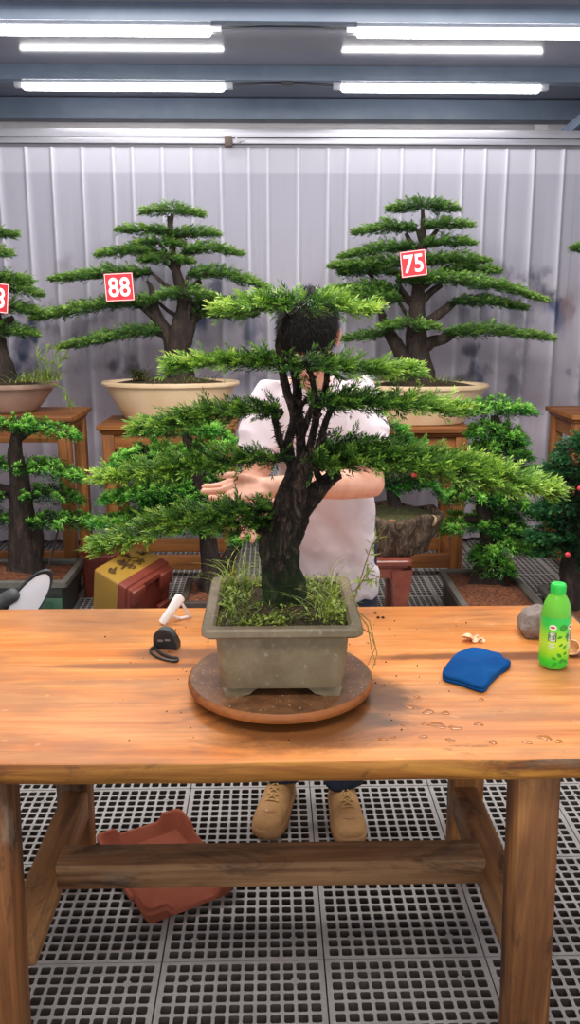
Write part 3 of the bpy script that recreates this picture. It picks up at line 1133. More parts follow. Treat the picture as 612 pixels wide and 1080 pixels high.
dz = TZ + .004 - min(v.z for v in lp)
lp[2].z += dz if dz > 0 else 0
mb = MB()
for i in range(3):
    mb.capsule(lp[i], lp[i + 1], .0042, .0042, 8)
mb.build('kickstand', m_white, ws)
MB().ell(P(174.3, 656, Y=Yw + .001) + Vector((0, -.006, 0)), (.0016, .0012, .0018), n=8).build('rivet_hole', m_black, ws)

# scattered soil crumbs and water drops
mb = MB(); rr = random.Random(9)
for _ in range(90):
    px = rr.choice([rr.gauss(180, 45), rr.gauss(250, 60), rr.gauss(400, 40)]); py = rr.uniform(655, 785)
    p = P(px, py, z=TZ); s = rr.uniform(.0008, .0024)
    if (p - tc_).length < R_ + .01 or not (YF + .03 < p.y < YR - .03): continue
    mb.ell(p + Vector((0, 0, s * .82)), (s, s * rr.uniform(.6, 1), s * .8), n=6)
for px, py in ((396, 647), (404, 652), (399, 652)):
    p = P(px, py, z=TZ); mb.ell(p + Vector((0, 0, .0026)), (.005, .004, .0025), n=8)
o = mb.build('soil_crumbs', m_soil_dark, None)
tag(settle(o), 'dark crumbs of soil scattered over the table top', 'soil crumbs', kind='stuff')
m = M('water')
m.col('#b9713a').rough(.05)
mb = MB()
for px, py, w in ((432, 746, 9), (452, 751, 12), (470, 752, 9), (462, 765, 15), (449, 764, 7), (480, 768, 12), (447, 777, 8), (475, 781, 10), (505, 764, 8), (520, 783, 9), (404, 780, 8), (415, 778, 6), (425, 765, 5), (575, 778, 13), (590, 782, 8), (556, 783, 9), (440, 735, 6), (508, 738, 6)):
    p = P(px, py, z=TZ); s = mpp(p) * w * .55
    bl = []
    for i in range(16):
        a = 2 * PI * i / 16
        bl.append((1 + .2 * math.sin(2 * a + px) + .15 * math.sin(3 * a + py)))
    mb.loft([[p + Vector((s * f * q * math.cos(2 * PI * i / 16), s * f * .8 * q * math.sin(2 * PI * i / 16), z)) for i, q in enumerate(bl)] for f, z in ((1, .0003), (.9, .0010), (.6, .0014), (.05, .0015))])
o = mb.build('water_drops', m.m, None)
tag(settle(o), 'splashed water drops on the right front of the table top', 'water drops', kind='stuff')

# ------------------------------------------------------------------ oval disc with a dark rim at the left edge
Yo = 2.47
m_wface = plain('white disc face', '#e6e6ec', .4, '#dedee6', 8, 0)
cO = P(24, 640, Y=Yo)
s = mpp(cO)
fl_ = thing('oval_reflector', 'white oval disc with black rim and grey handle behind the left table end', 'reflector', (P(-70, 700, Y=Yo).x, Yo, 0))
dirL = (P(52, 602, Y=Yo + .03) - P(4, 668, Y=Yo - .03)); La = dirL.length / 2; dirL.normalize()
perp = Vector((dirL.z, .35, -dirL.x)).normalized(); perp = (perp - dirL * perp.dot(dirL)).normalized()
Wa = 15.5 * s
nO = dirL.cross(perp)
cO = (P(52, 602, Y=Yo + .03) + P(4, 668, Y=Yo - .03)) / 2
ringf = lambda k, off, n=48: [cO + dirL * La * k * math.cos(2 * PI * i / n) + perp * Wa * k * math.sin(2 * PI * i / n) + nO * off for i in range(n)]
sg = -1 if nO.y > 0 else 1
MB().loft([ringf(.90, sg * .002), ringf(.93, sg * .006), ringf(.5, sg * .0075), ringf(.02, sg * .008)]).build('disc_face', m_wface, fl_)
MB().loft([ringf(.9, -sg * .012), ringf(1.0, -sg * .008), ringf(1.04, 0), ringf(1.0, sg * .01), ringf(.9, sg * .008), ringf(.88, sg * .002), ringf(.88, -sg * .006)], cap=False).build('rim', m_black, fl_)
hA, hB = P(13, 628, Y=Yo - .02), P(-22, 650, Y=Yo - .02)
MB().capsule(hA, hB, .022, .025, 16).build('handle', m_rubber, fl_)
hC = P(-70, 700, Y=Yo)
MB().tube([hB, P(-45, 660, Y=Yo - .01), hC, (hC.x, Yo, .02)], .012, 10).lathe([(.13, 0), (.13, .01), (.03, .02), (.012, .03)], (hC.x, Yo, 0), 24).build('floor_stand', m_black, fl_)

# ------------------------------------------------------------------ clay tray under the table
m_clay = plain('terracotta plastic', '#86442f', .75, '#96513c', 12, .05, spec=.2)
A, B_, Cc, D = P(97, 897, z=0), P(186, 870, z=0), P(258, 941, z=0), P(159, 983, z=0)
u = ((B_ - A) + (Cc - D)) / 2; v = ((D - A) + (Cc - B_)) / 2
hx, hy = u.length / 2, v.length / 2
u.normalize(); v = (v - u * v.dot(u)).normalized()
ctr = (A + B_ + Cc + D) / 4
tr_ = thing('clay_tray', 'reddish clay tray with notched raised rim on the floor under the table', 'tray', ctr)


def square_ring(hx, hy, zf, n=28, c=.02):
    out = []
    for (sx, sy, ex, ey) in ((-1, -1, 1, -1), (1, -1, 1, 1), (1, 1, -1, 1), (-1, 1, -1, -1)):
        for i in range(n):
            t = i / n
            x = (sx + (ex - sx) * t) * hx; y = (sy + (ey - sy) * t) * hy
            r_ = min(abs(t), abs(1 - t)) * 2
            k_ = 1 - .035 * max(0, 1 - r_ * 8)
            out.append(ctr + u * x * k_ + v * y * k_ + Vector((0, 0, zf(t))))
    return out


def rimz(t):
    e = min(t, 1 - t)
    s_ = min(1, max(0, (e - .22) / .05)); s_ = s_ * s_ * (3 - 2 * s_)
    return .056 - .024 * s_


MB().loft([square_ring(.02, .02, lambda t: .006), square_ring(hx * .80, hy * .80, lambda t: .006), square_ring(hx * .84, hy * .84, lambda t: .012), square_ring(hx * .93, hy * .93, lambda t: rimz(t) - .003),
           square_ring(hx * .95, hy * .95, rimz), square_ring(hx * 1.0, hy * 1.0, lambda t: rimz(t) - .001), square_ring(hx * 1.005, hy * 1.005, lambda t: rimz(t) - .012), square_ring(hx * .985, hy * .985, lambda t: rimz(t) - .016),
           square_ring(hx * .9, hy * .9, lambda t: 0.001), square_ring(.02, .02, lambda t: .0005)]).build('tray_shell', m_clay, tr_, sharp=35)
# ------------------------------------------------------------------ bonsai
def limb(mb, pts, r0, r1, n=12, ridge=.16, rough=.05, seed=0, k=5):
    """a gnarled tapering limb through pts, subdivided smoothly"""
    pts = [Vector(p) for p in pts]
    out = []
    m_ = len(pts)
    for i in range(m_ - 1):
        p0, p1, p2, p3 = pts[max(i - 1, 0)], pts[i], pts[i + 1], pts[min(i + 2, m_ - 1)]
        for q in range(k):
            f = q / k
            out.append(.5 * ((2 * p1) + (p2 - p0) * f + (2 * p0 - 5 * p1 + 4 * p2 - p3) * f * f + (3 * p1 - p0 - 3 * p2 + p3) * f ** 3))
    out.append(pts[-1])
    N = len(out)
    if hasattr(r0, '__len__'):
        rad = np.interp(np.linspace(0, 1, N), np.linspace(0, 1, len(r0)), r0)
    else:
        rad = [r0 + (r1 - r0) * i / (N - 1) for i in range(N)]
    mb.tube(out, rad, n, True, rough, ridge, seed)
    return out


def rng_keep(n, f):
    return np.arange(n)[RNG.random(n) < f]


def plume(root, spec, mat, L, nn, nl, nw, dens, spread=55, style='spray', hmul=1.0, bright=0, tiptint=.25, top=.25, tgain=.2, dark_under=True, sub=None):
    """one foliage pad: spec = (mode, path, width, height, brightness)"""
    mode, path, w, h, br = spec
    lv = Leaves()
    pos, axis, tint = pad(path, w, h * hmul, dens, mode, bright=bright + br, tip=tiptint, top=top)
    if style == 'spray':
        lv.sprays(pos, axis, L, nn, nl, nw, np.clip(tint, .02, .95), spread, tipgain=tgain)
    else:
        up = np.array([0, 0, 1.0])
        kk = rng_keep(len(pos), .17)
        lv.tufts(pos[kk], axis[kk] * .4 + up * .9, nn + 12, nl * 1.3, nw * 1.2, np.clip(tint[kk] * .5 + .52, .02, .97))
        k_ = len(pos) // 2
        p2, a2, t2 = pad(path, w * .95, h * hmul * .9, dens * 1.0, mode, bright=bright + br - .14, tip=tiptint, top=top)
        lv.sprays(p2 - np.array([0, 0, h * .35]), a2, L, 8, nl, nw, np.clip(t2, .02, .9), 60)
    return lv.build('foliage_pad', mat, root)


def twigs(root, path, mat, n, w, mode, seed=0, r=.0025, name='branch', start=None, r0=.01):
    mb = MB(); rr = random.Random(seed)
    pts = [tuple(p) for p in path]
    if start is not None:
        a = Vector(start); b = Vector(pts[0])
        if mode == 'c':
            b = (Vector(pts[0]) + Vector(pts[-1])) / 2
        limb(mb, [a, (a + b) / 2 + Vector((0, 0, -.1 * (b - a).length)), b], r0, r0 * .6, 8, .1, .08, seed)
    e = .88 if mode == 'b' else .97
    ts = np.linspace(.0 if mode == 'b' else .05, e, 7)
    c_, _, _ = curve_at(pts, ts)
    if mode == 'b':
        mb.tube([tuple(q) for q in c_], list(np.linspace(r0 * .65, r, 7)), 7, True, .1, .1, seed)
    else:
        mb.tube([tuple(q) for q in c_], [r, r * 1.6, r0 * .5, r0 * .6, r0 * .5, r * 1.6, r], 7, True, .1, .1, seed)
    for i in range(n):
        t = rr.uniform(.1, .85)
        q, tan, _ = curve_at(pts, np.array([t])); q = Vector(q[0]); tan = Vector(tan[0])
        if mode == 'c' and t < .5: tan = -tan
        lat = tan.cross(Vector((0, 0, 1))) * rr.choice((-1, 1))
        d = (tan * .7 + lat).normalized()
        ln = w * rr.uniform(.4, .85)
        mb.tube([q, q + d * ln * .5 + Vector((0, 0, .004)), q + d * ln], [r * 1.1, r * .8, r * .4], 5)
    return mb.build(name, mat, root)


def stubble(mb_pts, n, L, seed=0):
    pass


# ================= the big bonsai on the turntable
YT = 1.775
pot_c = Vector((P(296, 700, z=TT).x + .002, YT, TT))
m = M('mossy grey glazed pot')
nz = m.noise(9, detail=8, rough=.7); n2 = m.noise(70, detail=4); n3 = m.noise(3.5, (1, 1, .5), 5)
c = m.ramp(nz, [(.3, '#574836'), (.48, '#72624c'), (.62, '#85755f'), (.78, '#61533f')])
c = m.mix(m.ramp(n3, [(.45, 0.0), (.7, .55)]), c, '#5f5838')
c = m.mix(m.ramp(n2, [(.62, 0.0), (.72, .45)]), c, '#a39a86')
m.col(c).rough(.5).bump(n2, .12, .004)
m_pot = m.m
bon = thing('bonsai', 'big tiered yew bonsai in a grey rectangular pot on the turntable', 'bonsai', pot_c)
hw, hd, hh = .163, .178, .163
fr = .018   # height of the feet
pt = MB()
o = .0
pt.rrect([(.118, .138, fr, .02), (.125, .145, fr + .004, .022), (.131, .151, .06, .024), (.1345, .154, .11, .024), (.136, .155, hh - .024, .02), (.150, .169, hh - .021, .018), (hw - .006, hd - .004, hh - .021, .018), (hw, hd, hh - .016, .018), (hw, hd, hh - .005, .018), (hw - .004, hd - .004, hh, .016),
          (hw - .022, hd - .022, hh, .012), (hw - .028, hd - .028, hh - .006, .012), (hw - .03, hd - .03, .10, .01), (.03, .03, .095, .005)], pot_c, k=4)
pot_o = pt.build('pot', m_pot, bon, sharp=35)
for sx in (-1, 1):
    for sy in (-1, 1):
        c0 = pot_c + Vector((sx * .088, sy * .112, 0))
        ft = MB()
        # bracket foot, its inner end cut away in a curve
        prof = [(-.042, fr + .004), (-.03, fr - .004), (-.02, fr - .013), (-.008, .002), (-.004, 0), (.032, 0), (.036, fr + .004)]
        ft.prism([(x * sx, y) for x, y in prof], .05, c0 + Vector((0, .025, 0)), Euler((PI / 2, 0, 0)).to_matrix())
        ft.build('pot_foot', m_pot, pot_o)
# soil with a mound
so = MB()
rings = []
for f, dz in ((1, -.020), (.8, -.012), (.5, -.002), (.25, .004), (.02, .006)):
    rings.append([pot_c + Vector(((hw - .027) * f * x, (hd - .027) * f * y, hh + dz + .005 * math.sin(x * 9 + y * 7) * f)) for x, y in [(math.cos(a) / max(abs(math.cos(a)), abs(math.sin(a))), math.sin(a) / max(abs(math.cos(a)), abs(math.sin(a)))) for a in [2 * PI * i / 48 for i in range(48)]]])
so.loft(rings, cap=True)
so.build('soil', m_soil_dark, bon)
# trunk: massive base leaning, main stem and a right fork
m = M('dark wet mossy bark')
n1 = m.noise(42, (1, 1, .35), 9, .75, dist=1.2); n2 = m.noise(11, detail=5)
c = m.ramp(n1, [(.36, '#050403'), (.47, '#17110e'), (.55, '#3b2d26'), (.62, '#6a574b'), (.7, '#14100d')])
tc = m.node('ShaderNodeTexCoord'); sp = m.node('ShaderNodeSeparateXYZ'); m.l(tc.outputs['Object'], sp.inputs[0])
mr = m.node('ShaderNodeMapRange', i_1=.34, i_2=.16); m.l(sp.outputs[2], mr.inputs[0])
ml = m.node('ShaderNodeMath', operation='MULTIPLY'); m.l(mr.outputs[0], ml.inputs[0]); m.l(m.ramp(n2, [(.4, 0.0), (.6, .8)]), ml.inputs[1])
m.col(m.mix(ml.outputs[0], c, '#2b481c')).rough(.7).bump(n1, 1.0, .03)
m.p.inputs['Specular IOR Level'].default_value = .2
m_trunk = m.m
S = mpp(P(300, 560, Y=YT))
T = lambda x, y, Y=YT: P(x, y, Y=Y)
tk = MB()
low = limb(tk, [T(301, 650), T(299, 632), T(296, 600), T(298, 570), T(304, 545), T(311, 520), T(316, 498), T(317, 484)], [r * S for r in (28, 24, 20.5, 21, 20, 16.5, 13, 9)], 0, 40, .17, .03, 3, k=10)
limb(tk, [T(313, 540), T(326, 528), T(338, 514), T(348, 505, YT + .02), T(358, 500, YT + .03)], [r * S for r in (14, 11.5, 9, 7.5, 5)], 0, 14, .14, .04, 4)
limb(tk, [T(288, 560), T(278, 558), T(270, 554, YT - .01), T(262, 552, YT - .01)], [r * S for r in (13, 8, 5, 4)], 0, 12, .14, .05, 5)
limb(tk, [T(290, 628), T(280, 636, YT - .02), T(272, 642, YT - .03)], [r * S for r in (13, 8, 2)], 0, 10, .1, .05, 6)
limb(tk, [T(308, 630), T(318, 637, YT - .03), T(328, 643, YT - .04)], [r * S for r in (13, 8, 2)], 0, 10, .1, .05, 7)
# the bundle of upper stems
ST = [
    ([(310, 500), (304, 470), (310, 440), (303, 415), (297, 385), (296, 360), (303, 335)], (8, 7, 6, 6, 5.5, 6, 5), 0),
    ([(318, 495), (317, 465), (314, 435), (313, 405), (306, 375), (301, 350), (306, 330)], (9, 7, 7, 6, 6, 7, 4), .015),
    ([(322, 492), (330, 460), (336, 430), (343, 410), (345, 388), (342, 368)], (7, 5.5, 5, 4.5, 4, 3), .02),
    ([(308, 490), (297, 468), (291, 445), (288, 430)], (6, 5, 4.5, 3.5), -.01),
    ([(326, 492), (337, 470), (343, 448), (350, 432), (358, 425)], (6, 5, 5, 4, 3), -.015),
    ([(316, 470), (324, 445), (331, 420), (328, 395), (322, 380)], (5, 5, 4, 3.5, 3), -.02),
    ([(300, 480), (290, 484), (280, 485)], (6, 4, 3), -.02),
    ([(322, 492), (335, 494), (346, 492)], (7, 5, 4), -.01),
    ([(311, 440), (320, 425), (330, 418)], (4, 3.5, 3), 0),
]
spk = []
for pts, rad, dy in ST:
    path = limb(tk, [T(x, y, YT + dy * (i / (len(pts) - 1)) * 2) for i, (x, y) in enumerate(pts)], [r * S * .74 for r in rad], 0, 10, .2, .12, len(spk) + 11)
    spk.append(path)
tk_o = tk.build('trunk', m_trunk, bon, sharp=70)
# short dead spurs along the stems
lv = Leaves()
for path in spk:
    n = 90
    q, tan, _ = curve_at(path, RNG.random(n))
    d = nrmz(RNG.normal(0, 1, (n, 3)) + np.array([0, 0, .4]))
    lv.needles(q, d, RNG.uniform(.012, .026, n), .0032, RNG.normal(0, 1, (n, 3)), np.full(n, .1))
lv.build('dead_spurs', m_bark, tk_o)
ORG[tk_o] = ORG[bon]
MAIN = [
    # mode, [(px, py, dY)...], width m, half height m, brightness, density
    ('c', [(240, 328, 0), (275, 323, -.02), (312, 321, 0), (350, 322, .02), (388, 329, .02)], .062, .012, .13),
    ('c', [(192, 386, -.08), (245, 382, -.02), (310, 383, 0), (370, 389, 0), (432, 391, .05)], .055, .008, .05),
    ('b', [(298, 433, 0), (255, 434, -.02), (200, 441, -.06), (148, 452, -.09)], .048, .009, .0),
    ('b', [(328, 428, 0), (370, 424, 0), (430, 427, .04), (482, 431, .06)], .065, .013, -.02),
    ('b', [(294, 484, 0), (250, 486, -.03), (180, 494, -.08), (113, 506, -.14)], .046, .008, .04),
    ('b', [(330, 488, 0), (390, 484, -.02), (470, 494, -.05), (578, 517, -.12)], .085, .020, -.01),
    ('b', [(335, 478, .03), (380, 474, .04), (425, 482, .03)], .065, .022, -.14),
    ('b', [(440, 486, 0), (490, 492, -.03), (530, 500, -.06)], .055, .010, .2),
    ('b', [(292, 538, 0), (240, 541, -.03), (175, 554, -.08), (106, 578, -.13)], .048, .012, .0),
    ('b', [(288, 545, .03), (255, 552, .0), (225, 556, -.03)], .045, .014, -.14),
]
att = [(304, 335), (312, 392), (291, 440), (338, 440), (300, 482), (338, 505), (338, 480), (400, 488), (280, 556), (276, 556)]
for i, (mode, path, w, h, br) in enumerate(MAIN):
    pp = [P(x, y, Y=YT + dy) for x, y, dy in path]
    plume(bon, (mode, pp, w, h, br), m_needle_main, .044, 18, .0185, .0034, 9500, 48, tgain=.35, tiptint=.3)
    twigs(bon, pp, m_trunk, 10, w, mode, i + 40, .0022, start=T(*att[i]), r0=.0085)

# weeds in the pot
def blades(lv, c, n, spread, L, Wd, tint, seed, curl=.9):
    rr = np.random.default_rng(seed)
    base = np.array(tuple(c)) + np.stack([rr.normal(0, spread, n), rr.normal(0, spread, n), np.zeros(n)], 1)
    a = rr.uniform(0, 2 * PI, n)
    out = np.stack([np.cos(a), np.sin(a), np.zeros(n)], 1)
    up = np.array([0, 0, 1.0])
    ln = L * rr.uniform(.5, 1.2, n)
    p = base.copy()
    d = nrmz(out * rr.uniform(.1, .7, n)[:, None] + up)
    t = np.clip(tint + rr.normal(0, .15, n), 0, 1)
    for k_ in range(4):
        lv.needles(p, d, ln / 3.2, Wd * (1 - .18 * k_), np.cross(d, np.cross(up, d) + .01) + out * .4 + .01, t)
        p = p + nrmz(d) * (ln / 4)[:, None]
        d = nrmz(d + out * .35 * curl - up * .28 * curl)


wl = Leaves()
rr = np.random.default_rng(8)
for _ in range(85):
    x, y = rr.uniform(-.128, .128), rr.uniform(-.14, .14)
    z = hh - .012
    if math.hypot(x, y) < .045: continue
    c0 = pot_c + Vector((x, y, z))
    blades(wl, c0, 6, .008, rr.uniform(.022, .055), .0024, rr.choice([.05, .2, .4, .5, .65, .9]), int(rr.integers(1e6)))
for x, y in ((-.11, .12), (-.08, .13), (-.12, .09), (.09, -.09), (.105, -.05), (.11, .04), (-.02, .14)):
    blades(wl, pot_c + Vector((x, y, hh - .012)), 24, .012, .12, .003, .6, int(rr.integers(1e6)), 1.1)
n = 4200
q = np.stack([rr.uniform(-.133, .133, n), rr.uniform(-.148, .148, n), np.full(n, hh - .012) + rr.uniform(0, .022, n)], 1) + np.array(tuple(pot_c))
q = q[fbm2(q[:, 0] * 30 + 9, q[:, 1] * 30 + 4, 61, 3) > .43]; n = len(q)
wl.needles(q, np.stack([rr.normal(0, 1, n), rr.normal(0, 1, n), rr.uniform(.1, .8, n)], 1), rr.uniform(.006, .013, n), .006, np.stack([rr.normal(0, .3, n), rr.normal(0, .3, n), np.ones(n)], 1), np.clip(fbm2(q[:, 0] * 22, q[:, 1] * 22, 77, 3) * 1.7 - .3 + rr.normal(0, .14, n), 0, 1))
wd_o = wl.build('grass', m_weed, bon); tag(wd_o, kind='stuff')
# leafy weed leaning out over the right rim
wp_ = Leaves()
mb = MB()
for pts in ([(368, 640), (378, 620), (387, 605), (395, 596)], [(365, 642), (372, 625), (384, 612), (398, 610)], [(372, 638), (384, 600), (392, 575), (404, 560)], [(372, 640), (390, 655), (398, 690), (390, 715)], [(374, 642), (388, 660), (393, 690), (397, 700)], [(380, 662), (391, 668), (396, 683), (380, 720)]):
    path = [P(x, y, Y=YT + .06 - .05 * i) if y < 640 else P(x, y, Y=YT - .02 - .03 * i) for i, (x, y) in enumerate(pts)]
    mb.tube(path, [.0016, .0013, .001, .0006], 5)
    if pts[-1][1] < 640:
        n = 14
        q, tan, _ = curve_at(path, rr.uniform(.3, 1, n))
        wp_.needles(q, tan * .6 + rr.normal(0, .6, (n, 3)), rr.uniform(.018, .034, n), .006, np.tile([0, -.3, 1.0], (n, 1)) + rr.normal(0, .3, (n, 3)), np.clip(rr.normal(.6, .15, n), 0, 1))
st_o = mb.build('weed_stem', plain('straw stem', '#8a7a3c', .7, bump=0), bon)
wp_.build('weed_leaves', m_weed, st_o)

# ================= helpers for the trees behind
def back_tree(name, label, pot_base, Y, pads, limbs, mats, unit, fol, extra=None, group=None):
    pass


m_cream = plain('cream glazed ceramic', '#cfae88', .3, '#dcc2a0', 5, .03)
m_brownpot = plain('unglazed brown ceramic', '#86695a', .6, '#9c7d6c', 8, .1)
m_stand = wood('stand wood', '#4b2a14', '#8a5429', '#a86c38', 2, .45, 18, .5)
m_stand_x = wood('stand wood lengthwise', '#4b2a14', '#8a5429', '#a86c38', 0, .45, 18, .5)
m_stand_y = wood('stand wood depthwise', '#4b2a14', '#8a5429', '#a86c38', 1, .45, 18, .5)


def wood_stand(label, xL, xR, ztop, yF, dep, group='wooden plant stands'):
    s = thing('plant_stand', label, 'stand', ((xL + xR) / 2, yF + dep / 2, 0), group)
    cx, cy = (xL + xR) / 2, yF + dep / 2
    w, d = xR - xL, dep
    MB().rrect([(w / 2 - .03, d / 2 - .03, ztop - .058, .004), (w / 2 - .022, d / 2 - .022, ztop - .05, .004), (w / 2 - .018, d / 2 - .018, ztop - .036, .004), (w / 2, d / 2, ztop - .026, .006), (w / 2, d / 2, ztop - .004, .006), (w / 2 - .004, d / 2 - .004, ztop, .006)], (cx, cy, 0), k=2).build('stand_top', m_stand_x, s, sharp=30)
    lx, ly = w / 2 - .062, d / 2 - .062
    for sx in (-1, 1):
        for sy in (-1, 1):
            MB().beam((cx + sx * lx, cy + sy * ly, 0), (cx + sx * lx, cy + sy * ly, ztop - .055), .07, .07, .006, up=(0, 1, 0)).build('leg', m_stand, s)
    for sy in (-1, 1):
        MB().beam((cx - lx, cy + sy * ly, ztop - .105), (cx + lx, cy + sy * ly, ztop - .105), .035, .085, .004).build('apron', m_stand_x, s)
        MB().beam((cx - lx, cy + sy * ly, .10), (cx + lx, cy + sy * ly, .10), .045, .085, .004).build('lower_rail', m_stand_x, s)
    for sx in (-1, 1):
        MB().beam((cx + sx * lx, cy - ly, ztop - .105), (cx + sx * lx, cy + ly, ztop - .105), .035, .085, .004).build('apron', m_stand_y, s)
        MB().beam((cx + sx * lx, cy - ly, .10), (cx + sx * lx, cy + ly, .10), .045, .085, .004).build('lower_rail', m_stand_y, s)
    return s


YS = 4.98
# the three (and one cut off) stands
zs1 = P(175, 449, Y=YS).z
st88 = wood_stand('wooden stand under the oval cream pot of tree 88, left of the person', P(101, 450, Y=YS).x, P(250, 450, Y=YS).x, zs1, YS, .52)
zs2 = P(450, 452, Y=YS).z
st75 = wood_stand('wooden stand under the cream pot of tree 75, right of the person', P(352, 452, Y=YS).x, P(500, 452, Y=YS).x, zs2, YS, .52)
Y0S = YS - .28
zs0 = P(40, 440, Y=Y0S).z
st8 = wood_stand('wooden stand under the brown oval pot at the left edge', P(-78, 440, Y=Y0S).x, P(76, 440, Y=Y0S).x, zs0, Y0S, .52)
stR = wood_stand('dark wooden stand of which only a corner shows at the right edge', P(604, 443, Y=YS).x, P(760, 443, Y=YS).x, P(610, 438, Y=YS).z, YS, .52)


def oval_pot(root, c, rx, ry, hgt, mat, lip=.012, foot=True):
    prof = [(.62, 0), (.66, .006), (.70, hgt * .12), (.80, hgt * .38), (.89, hgt * .66), (.945, hgt * .86), (.955, hgt - .028), (1.0, hgt - .026), (1.012, hgt - .014), (1.0, hgt - .002), (.975, hgt), (.93, hgt - .004), (.9, hgt - .03), (.5, hgt - .05), (.02, hgt - .05)]
    po = MB().lathe([(r * rx, z) for r, z in prof], c, 64, sx=1, sy=ry / rx).build('pot', mat, root, sharp=35)
    so_ = MB().lathe([(.90 * rx, hgt - .02), (.7 * rx, hgt - .004), (.4 * rx, hgt + .016), (.02 * rx, hgt + .022)], c, 40, sx=1, sy=ry / rx).build('soil', m_soil_dark, root)
    return po


def far_tree(label, c, rx, ry, hgt, potmat, Yt, limbs, pads, br=0.0, group='large bonsai on wooden stands'):
    t = thing('bonsai', label, 'bonsai', c, group)
    oval_pot(t, c, rx, ry, hgt, potmat)
    s = mpp(P(300, 380, Y=Yt))
    tk = MB()
    for i, (pts, rad) in enumerate(limbs):
        limb(tk, [P(q[0], q[1], Y=Yt + (q[2] if len(q) > 2 else 0)) for q in pts], [r * s * .88 for r in rad], 0, 16 if i == 0 else 10, .16, .05, i + 3)
    tk.build('trunk', m_bark2, t, sharp=70)
    for i, (mode, path, w, h, b_) in enumerate(pads):
        pp = [P(q[0], q[1], Y=Yt + (q[2] if len(q) > 2 else 0)) for q in path]
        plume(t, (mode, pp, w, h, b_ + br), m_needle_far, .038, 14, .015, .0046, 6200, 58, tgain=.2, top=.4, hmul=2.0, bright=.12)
        main = [P(q[0], q[1], Y=Yt) for q in limbs[0][0]]
        mid_ = pp[0] if mode == 'b' else (pp[0] + pp[-1]) / 2
        tq, _, _ = curve_at([tuple(q) for q in main], np.linspace(.1, .98, 60))
        tgt = mid_ + Vector((0, 0, -.35 * abs(mid_.x - c.x) - .07))
        st = min((Vector(q) for q in tq), key=lambda q: abs(q.z - tgt.z))
        twigs(t, pp, m_bark2, 8, w * .8, mode, i, .004, start=st, r0=.016)
    return t


# ---- tree 88
c88 = Vector((P(181, 430, Y=YS + .26).x, YS + .26, zs1))
h88 = P(181, 405, Y=YS + .02).z - zs1
Y8 = YS + .28
t88 = far_tree('big tiered bonsai with sign 88 in a cream oval pot on the left stand', c88, .415, .235, h88, m_cream, Y8,
    [([(191, 412), (189, 395), (187, 370), (192, 345), (196, 325), (192, 305), (186, 285), (182, 265), (180, 245), (178, 228)], (22, 17, 14, 14, 10.5, 7, 5, 4, 3.2, 2)),
     ([(184, 372), (177, 352), (168, 338), (162, 322), (160, 305), (155, 296)], (10, 8, 6.5, 5, 3.5, 1.5)),
     ([(168, 340), (158, 330), (148, 322), (138, 320)], (6, 5, 4, 3)),
     ([(195, 345), (206, 335), (216, 330), (226, 328)], (8, 6, 4, 3)),
     ([(194, 318), (202, 304), (212, 296)], (6, 4, 3)),
     ([(190, 395), (182, 405), (174, 410)], (13, 7, 3)), ([(189, 395), (198, 404), (206, 410)], (13, 7, 3)),
     ([(178, 360), (172, 354), (166, 352)], (6, 4, 3)),
     ([(184, 275), (174, 268), (160, 265)], (4, 3, 2)), ([(186, 275), (196, 268), (208, 265)], (4, 3, 2)), ([(180, 250), (170, 244), (160, 243)], (3, 3, 2)), ([(181, 255), (190, 250), (198, 248)], (3, 3, 2))],
    [('c', [(151, 224), (182, 222), (213, 226)], .12, .018, .1),
     ('b', [(182, 246, .0), (155, 243), (126, 243)], .12, .016, 0), ('b', [(180, 249, .02), (205, 246), (229, 247)], .12, .018, 0),
     ('c', [(145, 257), (168, 256), (192, 258)], .12, .016, .05),
     ('b', [(165, 266), (135, 265), (104, 269)], .13, .018, .04), ('b', [(192, 266), (225, 262), (254, 268)], .13, .018, .05),
     ('c', [(150, 275), (176, 273), (202, 276)], .14, .018, .02),
     ('b', [(160, 288), (115, 289), (56, 295)], .15, .02, 0), ('b', [(198, 290), (235, 288), (280, 303)], .15, .022, .03),
     ('c', [(168, 312, -.1), (195, 309, -.12), (222, 312, -.1)], .13, .02, .05),
     ('b', [(166, 318), (120, 320), (75, 328), (36, 336)], .17, .024, .04), ('b', [(205, 320, .05), (250, 322, .0), (305, 326, -.05)], .16, .022, -.05),
     ('b', [(205, 330, .05), (240, 332, .0), (268, 332, -.05)], .14, .018, -.12),
     ('b', [(172, 350), (140, 351), (100, 359), (64, 366)], .15, .022, 0)])
